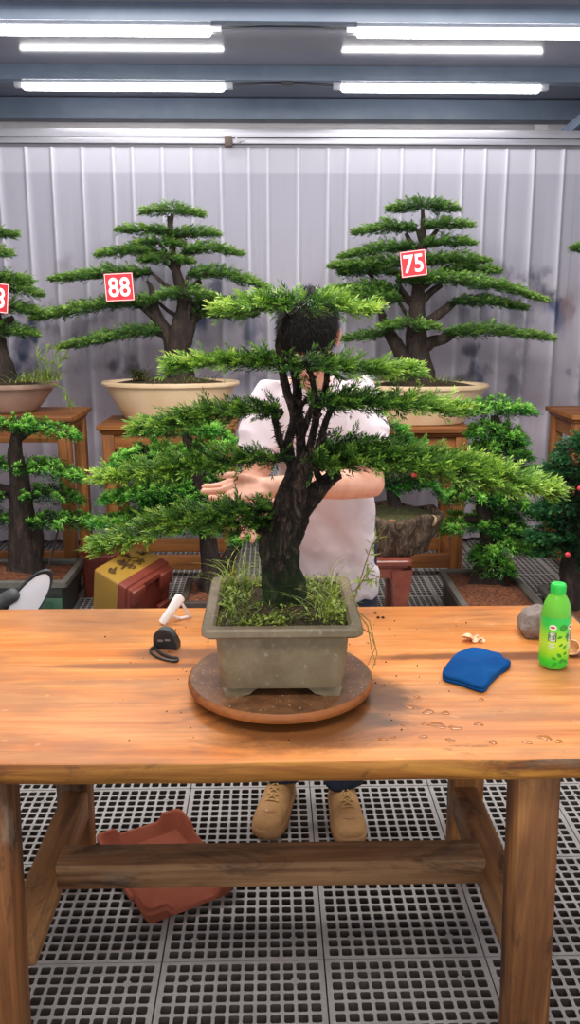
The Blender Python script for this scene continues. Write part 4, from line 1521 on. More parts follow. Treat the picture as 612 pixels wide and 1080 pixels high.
# ---- tree 75
c75 = Vector((P(443, 430, Y=YS + .26).x, YS + .26, zs2))
h75 = P(443, 408, Y=YS + .02).z - zs2
t75 = far_tree('big dense tiered bonsai with sign 75 in a cream oval pot on the right stand', c75, .415, .235, h75, m_cream, Y8,
    [([(445, 412), (444, 395), (440, 372), (438, 348), (440, 325), (442, 300), (445, 280), (447, 255), (446, 225)], (24, 18, 14, 12, 9.5, 6.5, 4.5, 3.5, 2)),
     ([(434, 388), (422, 370), (411, 352), (404, 335), (400, 320)], (11, 9, 7, 5, 2)),
     ([(444, 368), (456, 360), (468, 358), (480, 352)], (9, 7, 6, 3)),
     ([(442, 345), (456, 336), (468, 328), (480, 320)], (8, 6, 5, 3)),
     ([(442, 322), (455, 308), (466, 300)], (6, 4, 3)), ([(440, 300), (428, 292), (415, 288)], (5, 4, 3)),
     ([(440, 395), (430, 406), (420, 412)], (14, 8, 3)), ([(446, 396), (456, 405), (468, 412)], (14, 8, 3)),
     ([(446, 268), (435, 258), (428, 246)], (4, 3, 2)), ([(447, 262), (455, 250), (462, 242)], (4, 3, 2)), ([(440, 350), (452, 345), (458, 344)], (4, 4, 2))],
    [('c', [(411, 220), (446, 217), (481, 221)], .14, .02, 0),
     ('b', [(440, 242), (410, 240), (374, 246)], .13, .018, 0), ('b', [(444, 240), (470, 236), (496, 238)], .13, .018, 0),
     ('b', [(440, 261), (405, 262), (361, 271)], .14, .02, 0), ('b', [(442, 259), (470, 255), (498, 257)], .14, .018, 0),
     ('b', [(440, 278), (395, 278), (350, 281)], .15, .02, .04), ('b', [(440, 278, .03), (480, 273), (514, 276)], .15, .02, 0),
     ('c', [(360, 288, .06), (388, 287, .06), (416, 288, .06)], .13, .016, -.1), ('b', [(465, 286, .05), (495, 284), (525, 287)], .13, .018, -.03),
     ('b', [(418, 295, -.06), (470, 294, -.1), (530, 303, -.1), (575, 317, -.12)], .15, .022, .04),
     ('b', [(420, 305), (385, 303), (348, 307)], .14, .018, -.1), ('b', [(420, 316, -.06), (385, 313, -.1), (345, 312, -.1)], .16, .024, .0),
     ('b', [(474, 319), (515, 318), (553, 325)], .13, .018, -.05),
     ('b', [(408, 352), (385, 355), (362, 358)], .12, .018, -.08), ('c', [(402, 344, -.1), (430, 343, -.12), (461, 345, -.1)], .12, .018, .05),
     ('b', [(468, 352), (520, 349), (582, 357)], .14, .022, 0)])
# ---- the tree cut by the left edge
c8 = Vector((P(-10, 425, Y=Y0S + .26).x, Y0S + .26, zs0))
h8 = P(0, 407, Y=Y0S + .02).z - zs0
t8 = far_tree('tiered bonsai in a brown oval pot cut by the left edge of the photo', c8, .39, .235, h8, m_brownpot, Y0S + .26,
    [([(-2, 412), (0, 395), (-4, 370), (-8, 345), (-10, 310), (-12, 275), (-10, 250)], (24, 17, 13, 11, 9, 6, 4)), ([(-6, 350), (5, 340), (14, 335)], (7, 5, 3)), ([(2, 395), (14, 405), (22, 410)], (12, 7, 3)), ([(-8, 335), (-40, 325), (-60, 322)], (7, 5, 3))],
    [('c', [(-38, 248), (-10, 245), (14, 248)], .11, .018, 0), ('c', [(-50, 270), (-15, 266), (10, 268)], .12, .022, .05), ('c', [(-60, 296), (-15, 292), (31, 296)], .14, .02, 0), ('b', [(-10, 308), (15, 304), (41, 311)], .13, .022, -.04),
     ('b', [(-12, 326), (15, 325), (45, 330)], .14, .022, 0), ('b', [(-15, 352), (10, 348), (37, 353)], .13, .022, -.02), ('b', [(-20, 330), (-60, 328), (-110, 335)], .15, .022, 0)])
# small volunteer weeds in the brown pot
lv = Leaves(); mb = MB()
rr = np.random.default_rng(4)
for pts in ([(45, 405), (52, 390), (58, 375), (62, 366)], [(42, 405), (44, 385), (38, 372)], [(50, 405), (60, 388), (66, 378)], [(52, 406), (48, 380), (50, 366)], [(56, 405), (68, 410), (76, 428)]):
    path = [P(x, y, Y=Y0S + .12) for x, y in pts]
    mb.tube(path, [.005] + [.003] * (len(path) - 1), 5)
    n = 12
    q, tan, _ = curve_at(path, rr.uniform(.4, 1, n))
    lv.needles(q, tan + rr.normal(0, .7, (n, 3)) - np.array([0, 0, .3]), rr.uniform(.04, .075, n), .009, rr.normal(0, 1, (n, 3)), np.clip(rr.normal(.55, .12, n), 0, 1))
blades(lv, P(34, 403, Y=Y0S + .12), 60, .06, .09, .008, .55, 5)
blades(lv, P(48, 402, Y=Y0S + .1), 60, .04, .12, .008, .5, 6)
w_o = mb.build('weed_stem', plain('green stem', '#5d7a35', .7, bump=0), t8); lv.build('weed_leaves', m_weed, w_o)
lv = Leaves(); blades(lv, P(412, 403, Y=YS + .1), 120, .035, .16, .006, .45, 9, .5); blades(lv, P(470, 403, Y=YS + .1), 60, .09, .06, .006, .5, 10)
o = lv.build('grass', m_weed, t75); tag(o, kind='stuff')
lv = Leaves(); blades(lv, P(200, 402, Y=YS + .1), 80, .12, .05, .006, .35, 12)
# dwarf fern seedling in pot 88
for x in (143, 147, 151): blades(lv, P(x, 401, Y=YS + .16), 26, .012, .11, .008, .08, x, .8)
o = lv.build('grass', m_weed, t88); tag(o, kind='stuff')
# ---- the tree on the stand beyond the right edge
cR = Vector((P(684, 425, Y=YS + .26).x, YS + .26, P(610, 438, Y=YS).z))
tR = far_tree('bonsai beyond the right edge of the photo, only a leafy tip showing', cR, .36, .22, .17, m_brownpot, Y8,
    [([(684, 408), (683, 380), (680, 340), (682, 300), (684, 265), (683, 240)], (20, 15, 11, 9, 6, 4))],
    [('c', [(650, 240), (684, 237), (720, 240)], .13, .02, 0), ('b', [(684, 266), (650, 262), (606, 262)], .14, .022, -.06), ('b', [(684, 288), (720, 285), (760, 290)], .14, .022, 0), ('b', [(684, 318), (655, 316), (622, 322)], .14, .022, 0), ('b', [(684, 330), (720, 328), (765, 335)], .14, .022, 0), ('b', [(682, 350), (655, 350), (624, 356)], .14, .022, 0)])

# ---- number signs
m_red = plain('red sign', '#c81a28', .5, '#d0222f', 10, 0)
m_signwhite = plain('white print', '#f5f2f0', .5, bump=0)


def sign(txt, poly, Y, label, only=None):
    pts = [P(x, y, Y=Y) for x, y in poly]
    c = sum(pts, Vector()) / 4
    ux = ((pts[1] - pts[0]) + (pts[2] - pts[3])) / 2; uy = ((pts[0] - pts[3]) + (pts[1] - pts[2])) / 2
    w, h = ux.length, uy.length
    ux.normalize(); uy = (uy - ux * uy.dot(ux)).normalized()
    n = ux.cross(uy)
    R = Matrix((ux, uy, n)).transposed()
    t = thing('number_sign', label, 'number sign', c, 'red number signs on the bonsai')
    MB().box((w, h, .006), c, R).build('card', m_red, t)
    mb = MB()
    b_ = .012
    for sx, sy, ww, hh_ in ((0, 1, w - .004, .003), (0, -1, w - .004, .003), (1, 0, .003, h - .004), (-1, 0, .003, h - .004)):
        mb.box((ww, hh_, .002), c + R @ Vector((sx * (w / 2 - .004), sy * (h / 2 - .004), .0035)), R)
    mb.build('border', m_signwhite, t, smooth=False)
    vs, fs = text_mesh(txt, .15, .0022)
    wx = max(v.x for v in vs) * 2; wy = max(v.y for v in vs) * 2
    kx, ky = w * .76 / wx, h * .70 / wy
    MB().add([c + R @ Vector((v.x * kx, v.y * ky, .0045)) for v in vs], fs).build('number', m_signwhite, t, smooth=False)
    # wire that hooks it to the branch
    MB().tube([c + uy * h * .46 - n * .004, c + uy * h * .5 - n * .02, c + uy * h * .46 - n * .035], .003, 5).build('wire', m_bark, t)
    return t


sign('88', [(110, 288.5), (140, 287.5), (142, 316.5), (111.5, 318.5)], YS + .06, 'red card with white number 88 hanging on the left bonsai')
sign('75', [(420.5, 266.5), (447.5, 262.5), (452, 290), (425, 293)], YS + .02, 'red card with white number 75 hanging on the right bonsai')
sign('88', [(-21, 296), (10.5, 300), (8, 331), (-24, 327)], Y0S + .05, 'red number card at the left edge of the photo, half cut off')
# ------------------------------------------------------------------ bonsai standing on the floor
m_tub = plain('dark plastic tub', '#2f332f', .5, '#3d423c', 10, .05)
m_tubrim = plain('dusty tub rim', '#5a564f', .6, '#6a655c', 20, .05)
m_tub_brown = plain('dark brown tub', '#3c2f28', .6, '#4c3d33', 12, .05)


def tub(root, x0, x1, y0, y1, h, mat, soil, rim=None):
    cx, cy = (x0 + x1) / 2, (y0 + y1) / 2
    hx, hy = (x1 - x0) / 2, (y1 - y0) / 2
    po = MB().rrect([(hx * .86, hy * .86, 0, .03), (hx * .9, hy * .9, .02, .03), (hx - .02, hy - .02, h - .035, .02), (hx, hy, h - .033, .02), (hx, hy, h - .004, .02), (hx - .006, hy - .006, h, .018), (hx - .03, hy - .03, h, .012), (hx - .036, hy - .036, h - .01, .01), (hx - .04, hy - .04, h - .06, .01), (.03, .03, h - .07, .01)], (cx, cy, 0), k=4).build('pot', [mat, rim or mat], root, sharp=35)
    if rim:
        for p in po.data.polygons:
            if p.center.z > h - .034 - ORG[root].z: p.material_index = 1
    n = 40
    gx = np.linspace(-hx + .034, hx - .034, n); gy = np.linspace(-hy + .034, hy - .034, n)
    X, Y = np.meshgrid(gx, gy)
    Z = h - .03 + .05 * (fbm2(X * 9 + 3, Y * 9 + 5, 31, 5) - .4) + .03 * np.exp(-(X ** 2 + Y ** 2) / .02)
    vs = np.stack([X + cx, Y + cy, Z], -1).reshape(-1, 3)
    idx = np.arange(n * n).reshape(n, n)
    fq = np.stack([idx[:-1, :-1], idx[:-1, 1:], idx[1:, 1:], idx[1:, :-1]], -1).reshape(-1, 4)
    MB().add(vs.tolist(), fq.tolist()).build('soil', soil, root)
    return po


def floor_tree(label, base, limbs, pads, Yt, mat, style, group='bonsai in tubs on the floor', bark=None, dens=3800, L=.045, nl=.02, nw=.005, nn=16):
    t = thing('bonsai', label, 'bonsai', base, group)
    s = mpp(P(300, 560, Y=Yt))
    tk = MB()
    for i, (pts, rad) in enumerate(limbs):
        limb(tk, [P(q[0], q[1], Y=Yt + (q[2] if len(q) > 2 else 0)) for q in pts], [r * s for r in rad], 0, 18 if i == 0 else 10, .15, .05, i + 23)
    tk.build('trunk', bark or m_bark2, t, sharp=70)
    for i, (mode, path, w, h, b_) in enumerate(pads):
        pp = [P(q[0], q[1], Y=Yt + (q[2] if len(q) > 2 else 0)) for q in path]
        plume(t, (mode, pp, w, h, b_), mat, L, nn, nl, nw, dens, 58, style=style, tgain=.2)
        twigs(t, pp, m_bark, 7, w * .8, mode, i, .004, r0=.011)
    return t


# left: green tub
Yl = 4.46
xr = P(70, 610, Y=4.2).x
lt = floor_tree('bonsai with stacked leafy tiers in a dark green tub at the left', Vector((P(10, 620, Y=Yl).x, Yl, 0)),
    [([(26, 612), (27, 595), (24, 565), (22, 535), (20, 505), (16, 480), (18, 455), (22, 440)], (25, 18, 14.5, 12, 9.5, 7.5, 5, 3)), ([(32, 592), (38, 570), (40, 555), (48, 545)], (11, 8, 6, 4)), ([(22, 535), (32, 524), (42, 520)], (6, 4, 3)), ([(18, 500), (32, 494), (46, 492)], (6, 4, 3)), ([(18, 462), (30, 455), (45, 450)], (5, 4, 3)),
     ([(28, 598), (14, 607), (4, 612)], (13, 8, 3)), ([(30, 600), (44, 608), (52, 612)], (12, 7, 3)), ([(20, 520), (5, 515), (-10, 512)], (6, 4, 3))],
    [('b', [(20, 446), (45, 450), (80, 458)], .14, .045, .03), ('c', [(-30, 450), (0, 446), (40, 449)], .15, .04, 0), ('b', [(18, 492), (50, 491), (90, 504)], .15, .045, 0), ('b', [(16, 490), (-10, 490), (-45, 495)], .14, .04, 0),
     ('b', [(24, 522), (50, 518), (84, 526)], .14, .04, -.04), ('b', [(10, 524), (-10, 522), (-40, 528)], .13, .04, -.04), ('b', [(30, 548), (70, 547), (113, 551)], .15, .04, 0), ('b', [(10, 548), (-10, 546), (-40, 550)], .13, .035, -.05)],
    Yl, m_needle_tuft, 'tuft', nn=12)
lp_ = tub(lt, P(-85, 610, Y=4.2).x, xr, 4.20, 4.64, .25, m_tub, m_soil, m_tubrim)
m_gp = plain('mossy green panel', '#2b4a34', .6, '#365840', 14, .05)
a_, b_ = P(38, 624, Y=4.185), P(66, 642, Y=4.185)
pc = (a_ + b_) / 2
MB().box((abs(b_.x - a_.x), .012, .085), (pc.x, 4.192, .12), bevel=.003).build('green_panel', m_gp, lp_)
vs, fs = text_mesh('佳', .05)
MB().add([Vector((pc.x + v.x, 4.184, .13 + v.y)) for v in vs], fs).build('panel_character', plain('dark green paint', '#274a30', .7, bump=0), lp_, smooth=False)
# thin prop stick leaning on the trunk
MB().tube([P(62, 555, Y=4.36), P(55, 585, Y=4.34), P(48, 606, Y=4.32)], [.005, .006, .005], 6).build('prop_stick', m_bark, lt)

# middle: behind the open hand
Ym = 4.16
mt = floor_tree('bright tufted bonsai on the floor behind the open hand and tipped yellow pot', Vector((P(232, 620, Y=Ym).x, Ym, 0)),
    [([(228, 625), (227, 608), (222, 588), (219, 567), (214, 540), (209, 512), (206, 490), (200, 470), (196, 455)], (17, 13, 10, 8.5, 8, 8, 6, 5, 4)), ([(230, 612), (236, 598), (246, 580), (254, 566), (262, 555), (268, 545)], (11, 8, 7, 6, 5, 4)), ([(216, 548), (200, 545), (180, 545)], (5, 4, 3)), ([(209, 515), (190, 512), (170, 512)], (5, 4, 3)), ([(206, 490), (185, 485), (165, 485)], (5, 4, 3)), ([(224, 605), (214, 614), (208, 618)], (10, 6, 3)), ([(232, 608), (243, 615), (250, 619)], (10, 6, 3))],
    [('c', [(150, 452), (185, 447), (232, 452)], .17, .05, .12), ('c', [(118, 486), (155, 477), (205, 478)], .17, .055, .08), ('c', [(112, 497), (150, 492), (200, 492)], .15, .04, .04), ('b', [(208, 512), (165, 512), (110, 525)], .16, .045, .08), ('c', [(150, 525), (185, 520), (230, 522)], .15, .05, .1),
     ('c', [(150, 525, .1), (185, 530, .1), (220, 535, .1)], .14, .06, -.1), ('b', [(215, 545), (170, 541), (102, 549)], .16, .04, .04), ('c', [(172, 555), (200, 552), (228, 556)], .14, .035, 0), ('c', [(246, 568), (260, 563), (274, 567)], .10, .03, .02), ('c', [(205, 470), (230, 466), (256, 470)], .13, .05, .05), ('c', [(180, 505, .12), (215, 500, .12), (240, 505, .12)], .13, .05, -.12)],
    Ym, m_needle_tuft, 'tuft', dens=3400, nl=.024, nw=.0055, nn=16)
tub(mt, P(192, 625, Y=4.1).x, P(285, 625, Y=4.1).x, 3.96, 4.38, .215, m_tub_brown, m_soil)

# right: tall bright tree
Yr = 4.32
rt = floor_tree('tall bright tufted bonsai in a long dark tub at the right behind the table', Vector((P(517, 620, Y=Yr).x, Yr, 0)),
    [([(516, 628), (515, 615), (515, 600), (516, 580), (514, 560), (510, 535), (514, 510), (520, 485), (524, 460), (522, 438)], (26, 19, 14, 9, 8, 8, 7, 6, 5, 4)), ([(512, 552), (500, 548), (488, 548)], (5, 4, 3)), ([(512, 525), (500, 520), (486, 525)], (5, 4, 3)), ([(516, 500), (530, 492), (545, 488)], (5, 4, 3)), ([(514, 565), (530, 560), (548, 562)], (5, 4, 3)),
     ([(510, 612), (498, 622), (490, 630)], (14, 8, 3)), ([(520, 612), (532, 622), (542, 630)], (14, 8, 3))],
    [('c', [(478, 433), (518, 428), (560, 432)], .15, .045, .06), ('c', [(498, 455), (524, 452), (552, 460)], .16, .06, .12), ('c', [(505, 475), (530, 470), (556, 478)], .15, .055, .06), ('c', [(478, 493), (510, 487), (538, 492)], .15, .05, .08), ('b', [(520, 500), (545, 496), (572, 500)], .14, .05, .04), ('c', [(470, 525), (495, 520), (525, 523)], .15, .045, .02), ('b', [(516, 535), (540, 528), (566, 540)], .15, .06, -.03), ('c', [(468, 556), (490, 550), (515, 554)], .15, .05, .08), ('b', [(512, 560), (535, 553), (556, 558)], .14, .05, 0),
     ('c', [(505, 580), (530, 572), (562, 577)], .15, .05, .14), ('b', [(530, 572), (560, 572), (592, 575)], .10, .03, .1), ('c', [(508, 598), (524, 592), (540, 598)], .13, .06, .16), ('c', [(500, 588), (518, 585), (532, 590)], .12, .05, .05), ('c', [(500, 545, .12), (520, 540, .12), (545, 545, .12)], .14, .07, -.12), ('c', [(500, 470, .12), (520, 466, .12), (540, 470, .12)], .13, .07, -.12)],
    Yr, m_needle_tuft, 'tuft', dens=3600, nl=.024, nw=.0055, nn=16)
tub(rt, P(464, 608, Y=4.50).x, P(541, 608, Y=4.50).x, 3.86, 4.55, .2, m_tub_brown, m_soil, m_tubrim)

# far right: dark tree cut by the frame
Yd = 3.98
dt = floor_tree('dark green bonsai in a wide tub at the right edge behind the bottle', Vector((P(606, 630, Y=Yd).x, Yd, 0)),
    [([(604, 645), (604, 625), (603, 600), (607, 575), (612, 545), (614, 515), (616, 490), (622, 465)], (16, 13, 11, 9, 8, 7, 6, 4)), ([(606, 580), (596, 572), (586, 570)], (5, 4, 3)), ([(612, 540), (600, 534), (590, 530)], (5, 4, 3)), ([(614, 510), (602, 505), (594, 500)], (5, 4, 3))],
    [('b', [(625, 478), (605, 476), (588, 484)], .15, .045, -.02), ('b', [(622, 500), (598, 496), (566, 500)], .12, .035, 0), ('b', [(620, 512), (600, 510), (578, 514)], .11, .04, -.08), ('b', [(620, 532), (595, 530), (568, 538)], .12, .045, -.02), ('b', [(618, 548), (600, 546), (578, 548)], .11, .05, -.1), ('b', [(616, 564), (590, 562), (560, 568)], .12, .035, 0), ('b', [(614, 578), (595, 575), (572, 582)], .14, .04, -.06),
     ('c', [(610, 466), (630, 462), (655, 466)], .14, .04, 0), ('b', [(620, 500), (645, 500), (670, 506)], .14, .04, 0), ('b', [(620, 535), (645, 535), (675, 540)], .14, .04, 0), ('c', [(604, 594), (612, 590), (622, 596)], .1, .03, -.05)],
    Yd, m_needle_dark, 'spray', dens=6000, nl=.017, nw=.0045, nn=16)
tub(dt, P(558, 610, Y=4.4).x, P(672, 610, Y=4.4).x, 3.66, 4.26, .2, m_tub_brown, m_soil, m_tubrim)
# red tags / berries that show in the trees at the right
m_berry = plain('red berry', '#c8303c', .4, bump=0)
for px, py, Y, par in ((599, 585, Yd - .16, dt), (612, 515, Yd - .16, dt)):
    p = P(px, py, Y=Y); MB().ell(p, (.014, .012, .013), n=10).build('red_tag', m_berry, par)
pb = P(437, 501, Y=YT - .125)
MB().ell(pb, (.0065, .004, .0045), n=10).build('red_tag', m_berry, bon)

# ------------------------------------------------------------------ brown glazed stool with the rock planter
m_stool = M('brown glazed stool')
nz = m_stool.noise(9, detail=6)
m_stool.col(m_stool.ramp(nz, [(.3, '#5c2a20'), (.55, '#834334'), (.75, '#955647')])).rough(.35)
m_stool = m_stool.m
Ys = 3.92
zst = P(410, 592, Y=Ys).z
xa, xb = P(358, 600, Y=Ys).x, P(437, 600, Y=Ys).x
cs = Vector(((xa + xb) / 2, Ys + (xb - xa) / 2, 0))
hs = (xb - xa) / 2
stl = thing('ceramic_stool', 'brown glazed square stool with cut-out legs under the rock planter', 'stool', cs)
MB().rrect([(hs - .03, hs - .03, zst - .05, .03), (hs - .018, hs - .018, zst - .04, .03), (hs - .018, hs - .018, zst - .03, .03), (hs, hs, zst - .024, .03), (hs, hs, zst - .006, .03), (hs - .006, hs - .006, zst, .03)], cs, k=5).build('seat', m_stool, stl, sharp=35)
for sx in (-1, 1):
    for sy in (-1, 1):
        x, y = cs.x + sx * (hs - .055), cs.y + sy * (hs - .055)
        MB().loft([[(x + ex * w, y + ey * w, z) for ex, ey in ((-1, -1), (1, -1), (1, 1), (-1, 1))] for z, w in ((0, .042), (.03, .038), (zst * .5, .036), (zst - .05, .05))]).build('leg', m_stool, stl, sharp=50)
# curved aprons: an arch between the legs
for ax in range(4):
    R = Euler((0, 0, ax * PI / 2)).to_matrix()
    w2 = hs - .085
    pol = [(-w2 - .03, zst - .045), (-w2 - .03, zst - .2), (-w2, zst - .2)] + [(-w2 + .05 - .05 * math.cos(q), zst - .14 + .05 * math.sin(q)) for q in [PI / 2 * i / 5 for i in range(6)]] + [(w2 - .05 + .05 * math.sin(q), zst - .14 + .05 * math.cos(q)) for q in [PI / 2 * i / 5 for i in range(6)]] + [(w2, zst - .2), (w2 + .03, zst - .2), (w2 + .03, zst - .045)]
    MB().prism(pol, .03, cs + R @ Vector((0, -hs + .05, 0)), R @ Euler((PI / 2, 0, 0)).to_matrix()).build('apron', m_stool, stl, sharp=35)
# bark-like rock planter
m_rock = M('bark textured planter')
n1 = m_rock.noise(24, (1.4, 1.4, .5), 8, .7, dist=1.2)
m_rock.col(m_rock.ramp(n1, [(.3, '#1d130b'), (.46, '#4a3726'), (.6, '#7d6752'), (.75, '#97826b')])).rough(.85).bump(n1, 1, .03)
m_rock = m_rock.m
Yk = Ys + .21
cK = Vector((P(412, 560, Y=Yk).x, Yk, zst))
hK = P(412, 548, Y=Yk - .2).z - zst
rp = thing('bonsai', 'small bonsai in a bark textured rock planter on the brown stool', 'bonsai', cK)
rx_, ry_ = 52 * mpp(cK), .19
rings = []
for f, z in ((.70, 0), (.74, .01), (.82, .25), (.93, .55), (1.0, .85), (1.01, .95), (.96, 1.0), (.88, .97), (.84, .85), (.1, .8)):
    ring = []
    for j in range(96):
        a = 2 * PI * j / 96
        q = 1 + (.035 * math.sin(9 * a + 3 * z) + .03 * math.sin(17 * a - 5 * z + 1) + .02 * math.sin(31 * a + 8 * z)) * (1 if z < .96 else .5)
        ring.append(cK + Vector((rx_ * f * q * math.cos(a), ry_ * f * q * math.sin(a), hK * z + (.012 * math.sin(5 * a) if z > .8 else 0))))
    rings.append(ring)
MB().loft(rings).build('rock_pot', m_rock, rp, sharp=60)
MB().lathe([(.88 * rx_, hK * .9), (.5 * rx_, hK * 1.02), (.2 * rx_, hK * 1.1), (.01, hK * 1.12)], cK, 40, sx=1, sy=ry_ / rx_).build('moss', plain('dark moss', '#2a2f14', .95, '#4d4a24', 50, .8, dist=.02), rp)
MB().ell(P(455, 549, Y=Yk - .11), (.03, .025, .03)).build('pebble', plain('tan pebble', '#a98a67', .7, '#b99c79', 30, .2), rp)
MB().ell(P(413, 552, Y=Yk - .15), (.035, .025, .02)).build('pebble', plain('russet pebble', '#7d4f3a', .7, '#8f5f48', 30, .2), rp)
s = mpp(P(412, 540, Y=Yk))
tk = MB()
limb(tk, [P(x, y, Y=Yk) for x, y in ((424, 552), (420, 545), (416, 532), (413, 518), (411, 500), (413, 485), (417, 470))], [r * s for r in (14, 10, 7.5, 6, 5, 4, 3)], 0, 14, .15, .05, 3)
limb(tk, [P(x, y, Y=Yk) for x, y in ((413, 515), (424, 508), (436, 506))], [r * s for r in (4, 3, 2)], 0, 10, .15, .05, 4)
tk.build('trunk', m_bark, rp, sharp=70)
for i, (mode, path, w, h, b_) in enumerate([('c', [(380, 474), (412, 468), (448, 474)], .16, .05, -.05), ('c', [(385, 492), (415, 488), (455, 492)], .16, .04, -.1), ('c', [(372, 515), (400, 510), (425, 514)], .14, .03, -.1), ('b', [(425, 510), (450, 510), (462, 518)], .11, .03, -.08), ('c', [(392, 452), (408, 449), (425, 453)], .1, .03, .1)]):
    pp = [P(q[0], q[1], Y=Yk) for q in path]
    plume(rp, (mode, pp, w, h, b_), m_needle_tuft, .045, 14, .02, .005, 4200, 58, tgain=.2)
    twigs(rp, pp, m_bark, 6, w * .8, mode, i, .003, r0=.008)

# ------------------------------------------------------------------ tipped yellow pot and red pot behind it
m_yel = plain('ochre glazed ceramic', '#94702a', .35, '#a57f33', 6, .03)
m_redpot = plain('red brown ceramic', '#6e2c20', .45, '#7d3728', 10, .05)
m_ink = plain('brown brush ink', '#4d3514', .6, bump=0)
av, bv, cv = Vector((28, -14, 14.1)), Vector((38, 25, -50.6)), Vector((-10, -55, -34.7))


def camvec(v): return CROT @ v


aW, bW, cW = camvec(av), camvec(bv), camvec(cv)
aW.normalize(); bW = (bW - aW * bW.dot(aW)).normalized(); cW = aW.cross(bW) * (1 if aW.cross(bW).dot(cW) > 0 else -1)
best = None
for zc in np.linspace(3.4, 5.2, 60):
    p0 = Vector((0, 0, CAMZ)) + CROT @ Vector(((98.2 - 306) / F * zc, -(599.7 - 540) / F * zc, -zc))
    k_ = zc / F
    zs_ = [(p0 + aW * (x * k_) + bW * (y * k_) + cW * (z * k_)).z for x in (0, 56) for y in (0, 68) for z in (0, 68)]
    if best is None or abs(min(zs_)) < best[0]: best = (abs(min(zs_)), zc, p0, k_)
_, zc, p0, k_ = best
sB_ = 68 * k_
ctr = p0 + bW * sB_ / 2 + cW * sB_ / 2
RP = Matrix((bW, cW, aW)).transposed()
if RP.determinant() < 0: RP = Matrix((cW, bW, aW)).transposed()
yp = thing('glazed_pot', 'square ochre pot with brown rim and brush writing, tipped on its side', 'pot', ctr)
La_, Lr = 36 * k_, 20 * k_
h_ = sB_ / 2
MB().rrect([(h_ * .93, h_ * .93, 0, .012), (h_ * .95, h_ * .95, .004, .012), (h_, h_, La_, .012), (h_ * .97, h_ * .97, La_ + .002, .012)], ctr, RP, k=3).build('pot_wall', m_yel, yp, sharp=30)
rim = MB().rrect([(h_ * .96, h_ * .96, La_ - .002, .01), (h_ * 1.0, h_ * 1.0, La_, .01), (h_ * .99, h_ * .99, La_ + Lr * .5, .01), (h_ * .93, h_ * .93, La_ + Lr * .55, .01), (h_ * .93, h_ * .93, La_ + Lr * .8, .01), (h_ * .78, h_ * .78, La_ + Lr * .82, .01), (h_ * .75, h_ * .75, La_ + Lr * .6, .01), (.01, .01, La_ + Lr * .6, .005)], ctr, RP, k=3)
rim_o = rim.build('brown_base', m_redpot, yp, sharp=30)
ft = MB()
for sx in (-1, 1):
    for sy in (-1, 1):
        ft.box((h_ * .55, h_ * .55, Lr * .3), ctr + RP @ Vector((sx * h_ * .64, sy * h_ * .64, La_ + Lr * .86)), RP, bevel=.008)
        ft.build('foot', m_redpot, rim_o); ft = MB()
# brush strokes on the wall that faces up: the face at c = 0
upn = -cW
mb = MB(); rr = random.Random(12)
for cu_, cw_, sz in ((.22, .42, .03), (.40, .62, .042), (.50, .40, .05), (.66, .62, .04), (.60, .28, .03), (.82, .45, .036)):
    for q in range(7):
        u0 = cu_ + rr.uniform(-.07, .07); w0 = cw_ + rr.uniform(-.16, .16)
        c0 = p0 + bW * sB_ * u0 + aW * La_ * w0 + upn * .003
        ang = rr.uniform(-.5, 1.2); L_ = sz * rr.uniform(.5, 1.1)
        d1 = (bW * math.cos(ang) + aW * math.sin(ang)); d2 = (aW * math.cos(ang) - bW * math.sin(ang))
        pts = []
        for i in range(7):
            t = i / 6
            pts.append(c0 + d1 * L_ * (t - .5) + d2 * L_ * .25 * math.sin(t * 3 + q) )
        wv = [.0012 + .0045 * math.sin(PI * (i / 6) ** .7) for i in range(7)]
        mb.add([p_ + d2 * w for p_, w in zip(pts, wv)] + [p_ - d2 * w for p_, w in zip(pts, wv)], [(i, i + 1, 8 + i, 7 + i) for i in range(6)])
# lift the strokes just clear of the slightly tapered wall
mb.build('brush_writing', m_ink, yp, smooth=False)
# red-brown square pot behind, to its left
cq = P(106, 620, Y=4.76); cq.z = 0
rdp = thing('glazed_pot', 'empty red brown square pot half hidden behind the tipped ochre pot', 'pot', cq)
Rq = Euler((0, 0, math.radians(8))).to_matrix()
hq = .10
MB().rrect([(hq * .8, hq * .8, 0, .015), (hq * .82, hq * .82, .01, .015), (hq * .95, hq * .95, .215, .015), (hq, hq, .217, .015), (hq, hq, .245, .015), (hq * .97, hq * .97, .25, .015), (hq * .86, hq * .86, .25, .012), (hq * .8, hq * .8, .05, .012), (.01, .01, .045, .005)], cq, Rq, k=3).build('pot_wall', m_redpot, rdp, sharp=30)
# ------------------------------------------------------------------ the person behind the table
m_skin = M('skin')
nz = m_skin.noise(35, detail=4)
m_skin.col(m_skin.ramp(nz, [(.3, '#d49a80'), (.7, '#e0ab92')])).rough(.5)
m_skin.p.inputs['Subsurface Weight'].default_value = .12
m_skin.p.inputs['Subsurface Radius'].default_value = (.02, .008, .004)
m_skin = m_skin.m
m_hair = plain('black hair', '#0b0a09', .75, '#191614', 120, .3, stretch=(1, 1, .2), spec=.2)
m_shirt = M('white cotton')
nz = m_shirt.noise(300, detail=1)
m_shirt.col('#d3c5c9').rough(.85).bump(nz, .08, .001)
m_shirt = m_shirt.m
m_trouser = plain('navy trousers', '#141a2b', .85, '#1d2438', 60, .2)
m_shoe = plain('tan suede', '#ad7f4e', .8, '#bd915f', 50, .15)
m_sole = plain('tan rubber sole', '#a37447', .6, '#ae8052', 30, .05)
m_lace = plain('tan lace', '#c7a069', .8, '#b88f58', 200, .2)

per = thing('person', 'person in white t-shirt bowing behind the table, one hand held out palm up', 'person', (P(330, 870, z=0).x, 2.55, 0))
body = MB()
V = Vector
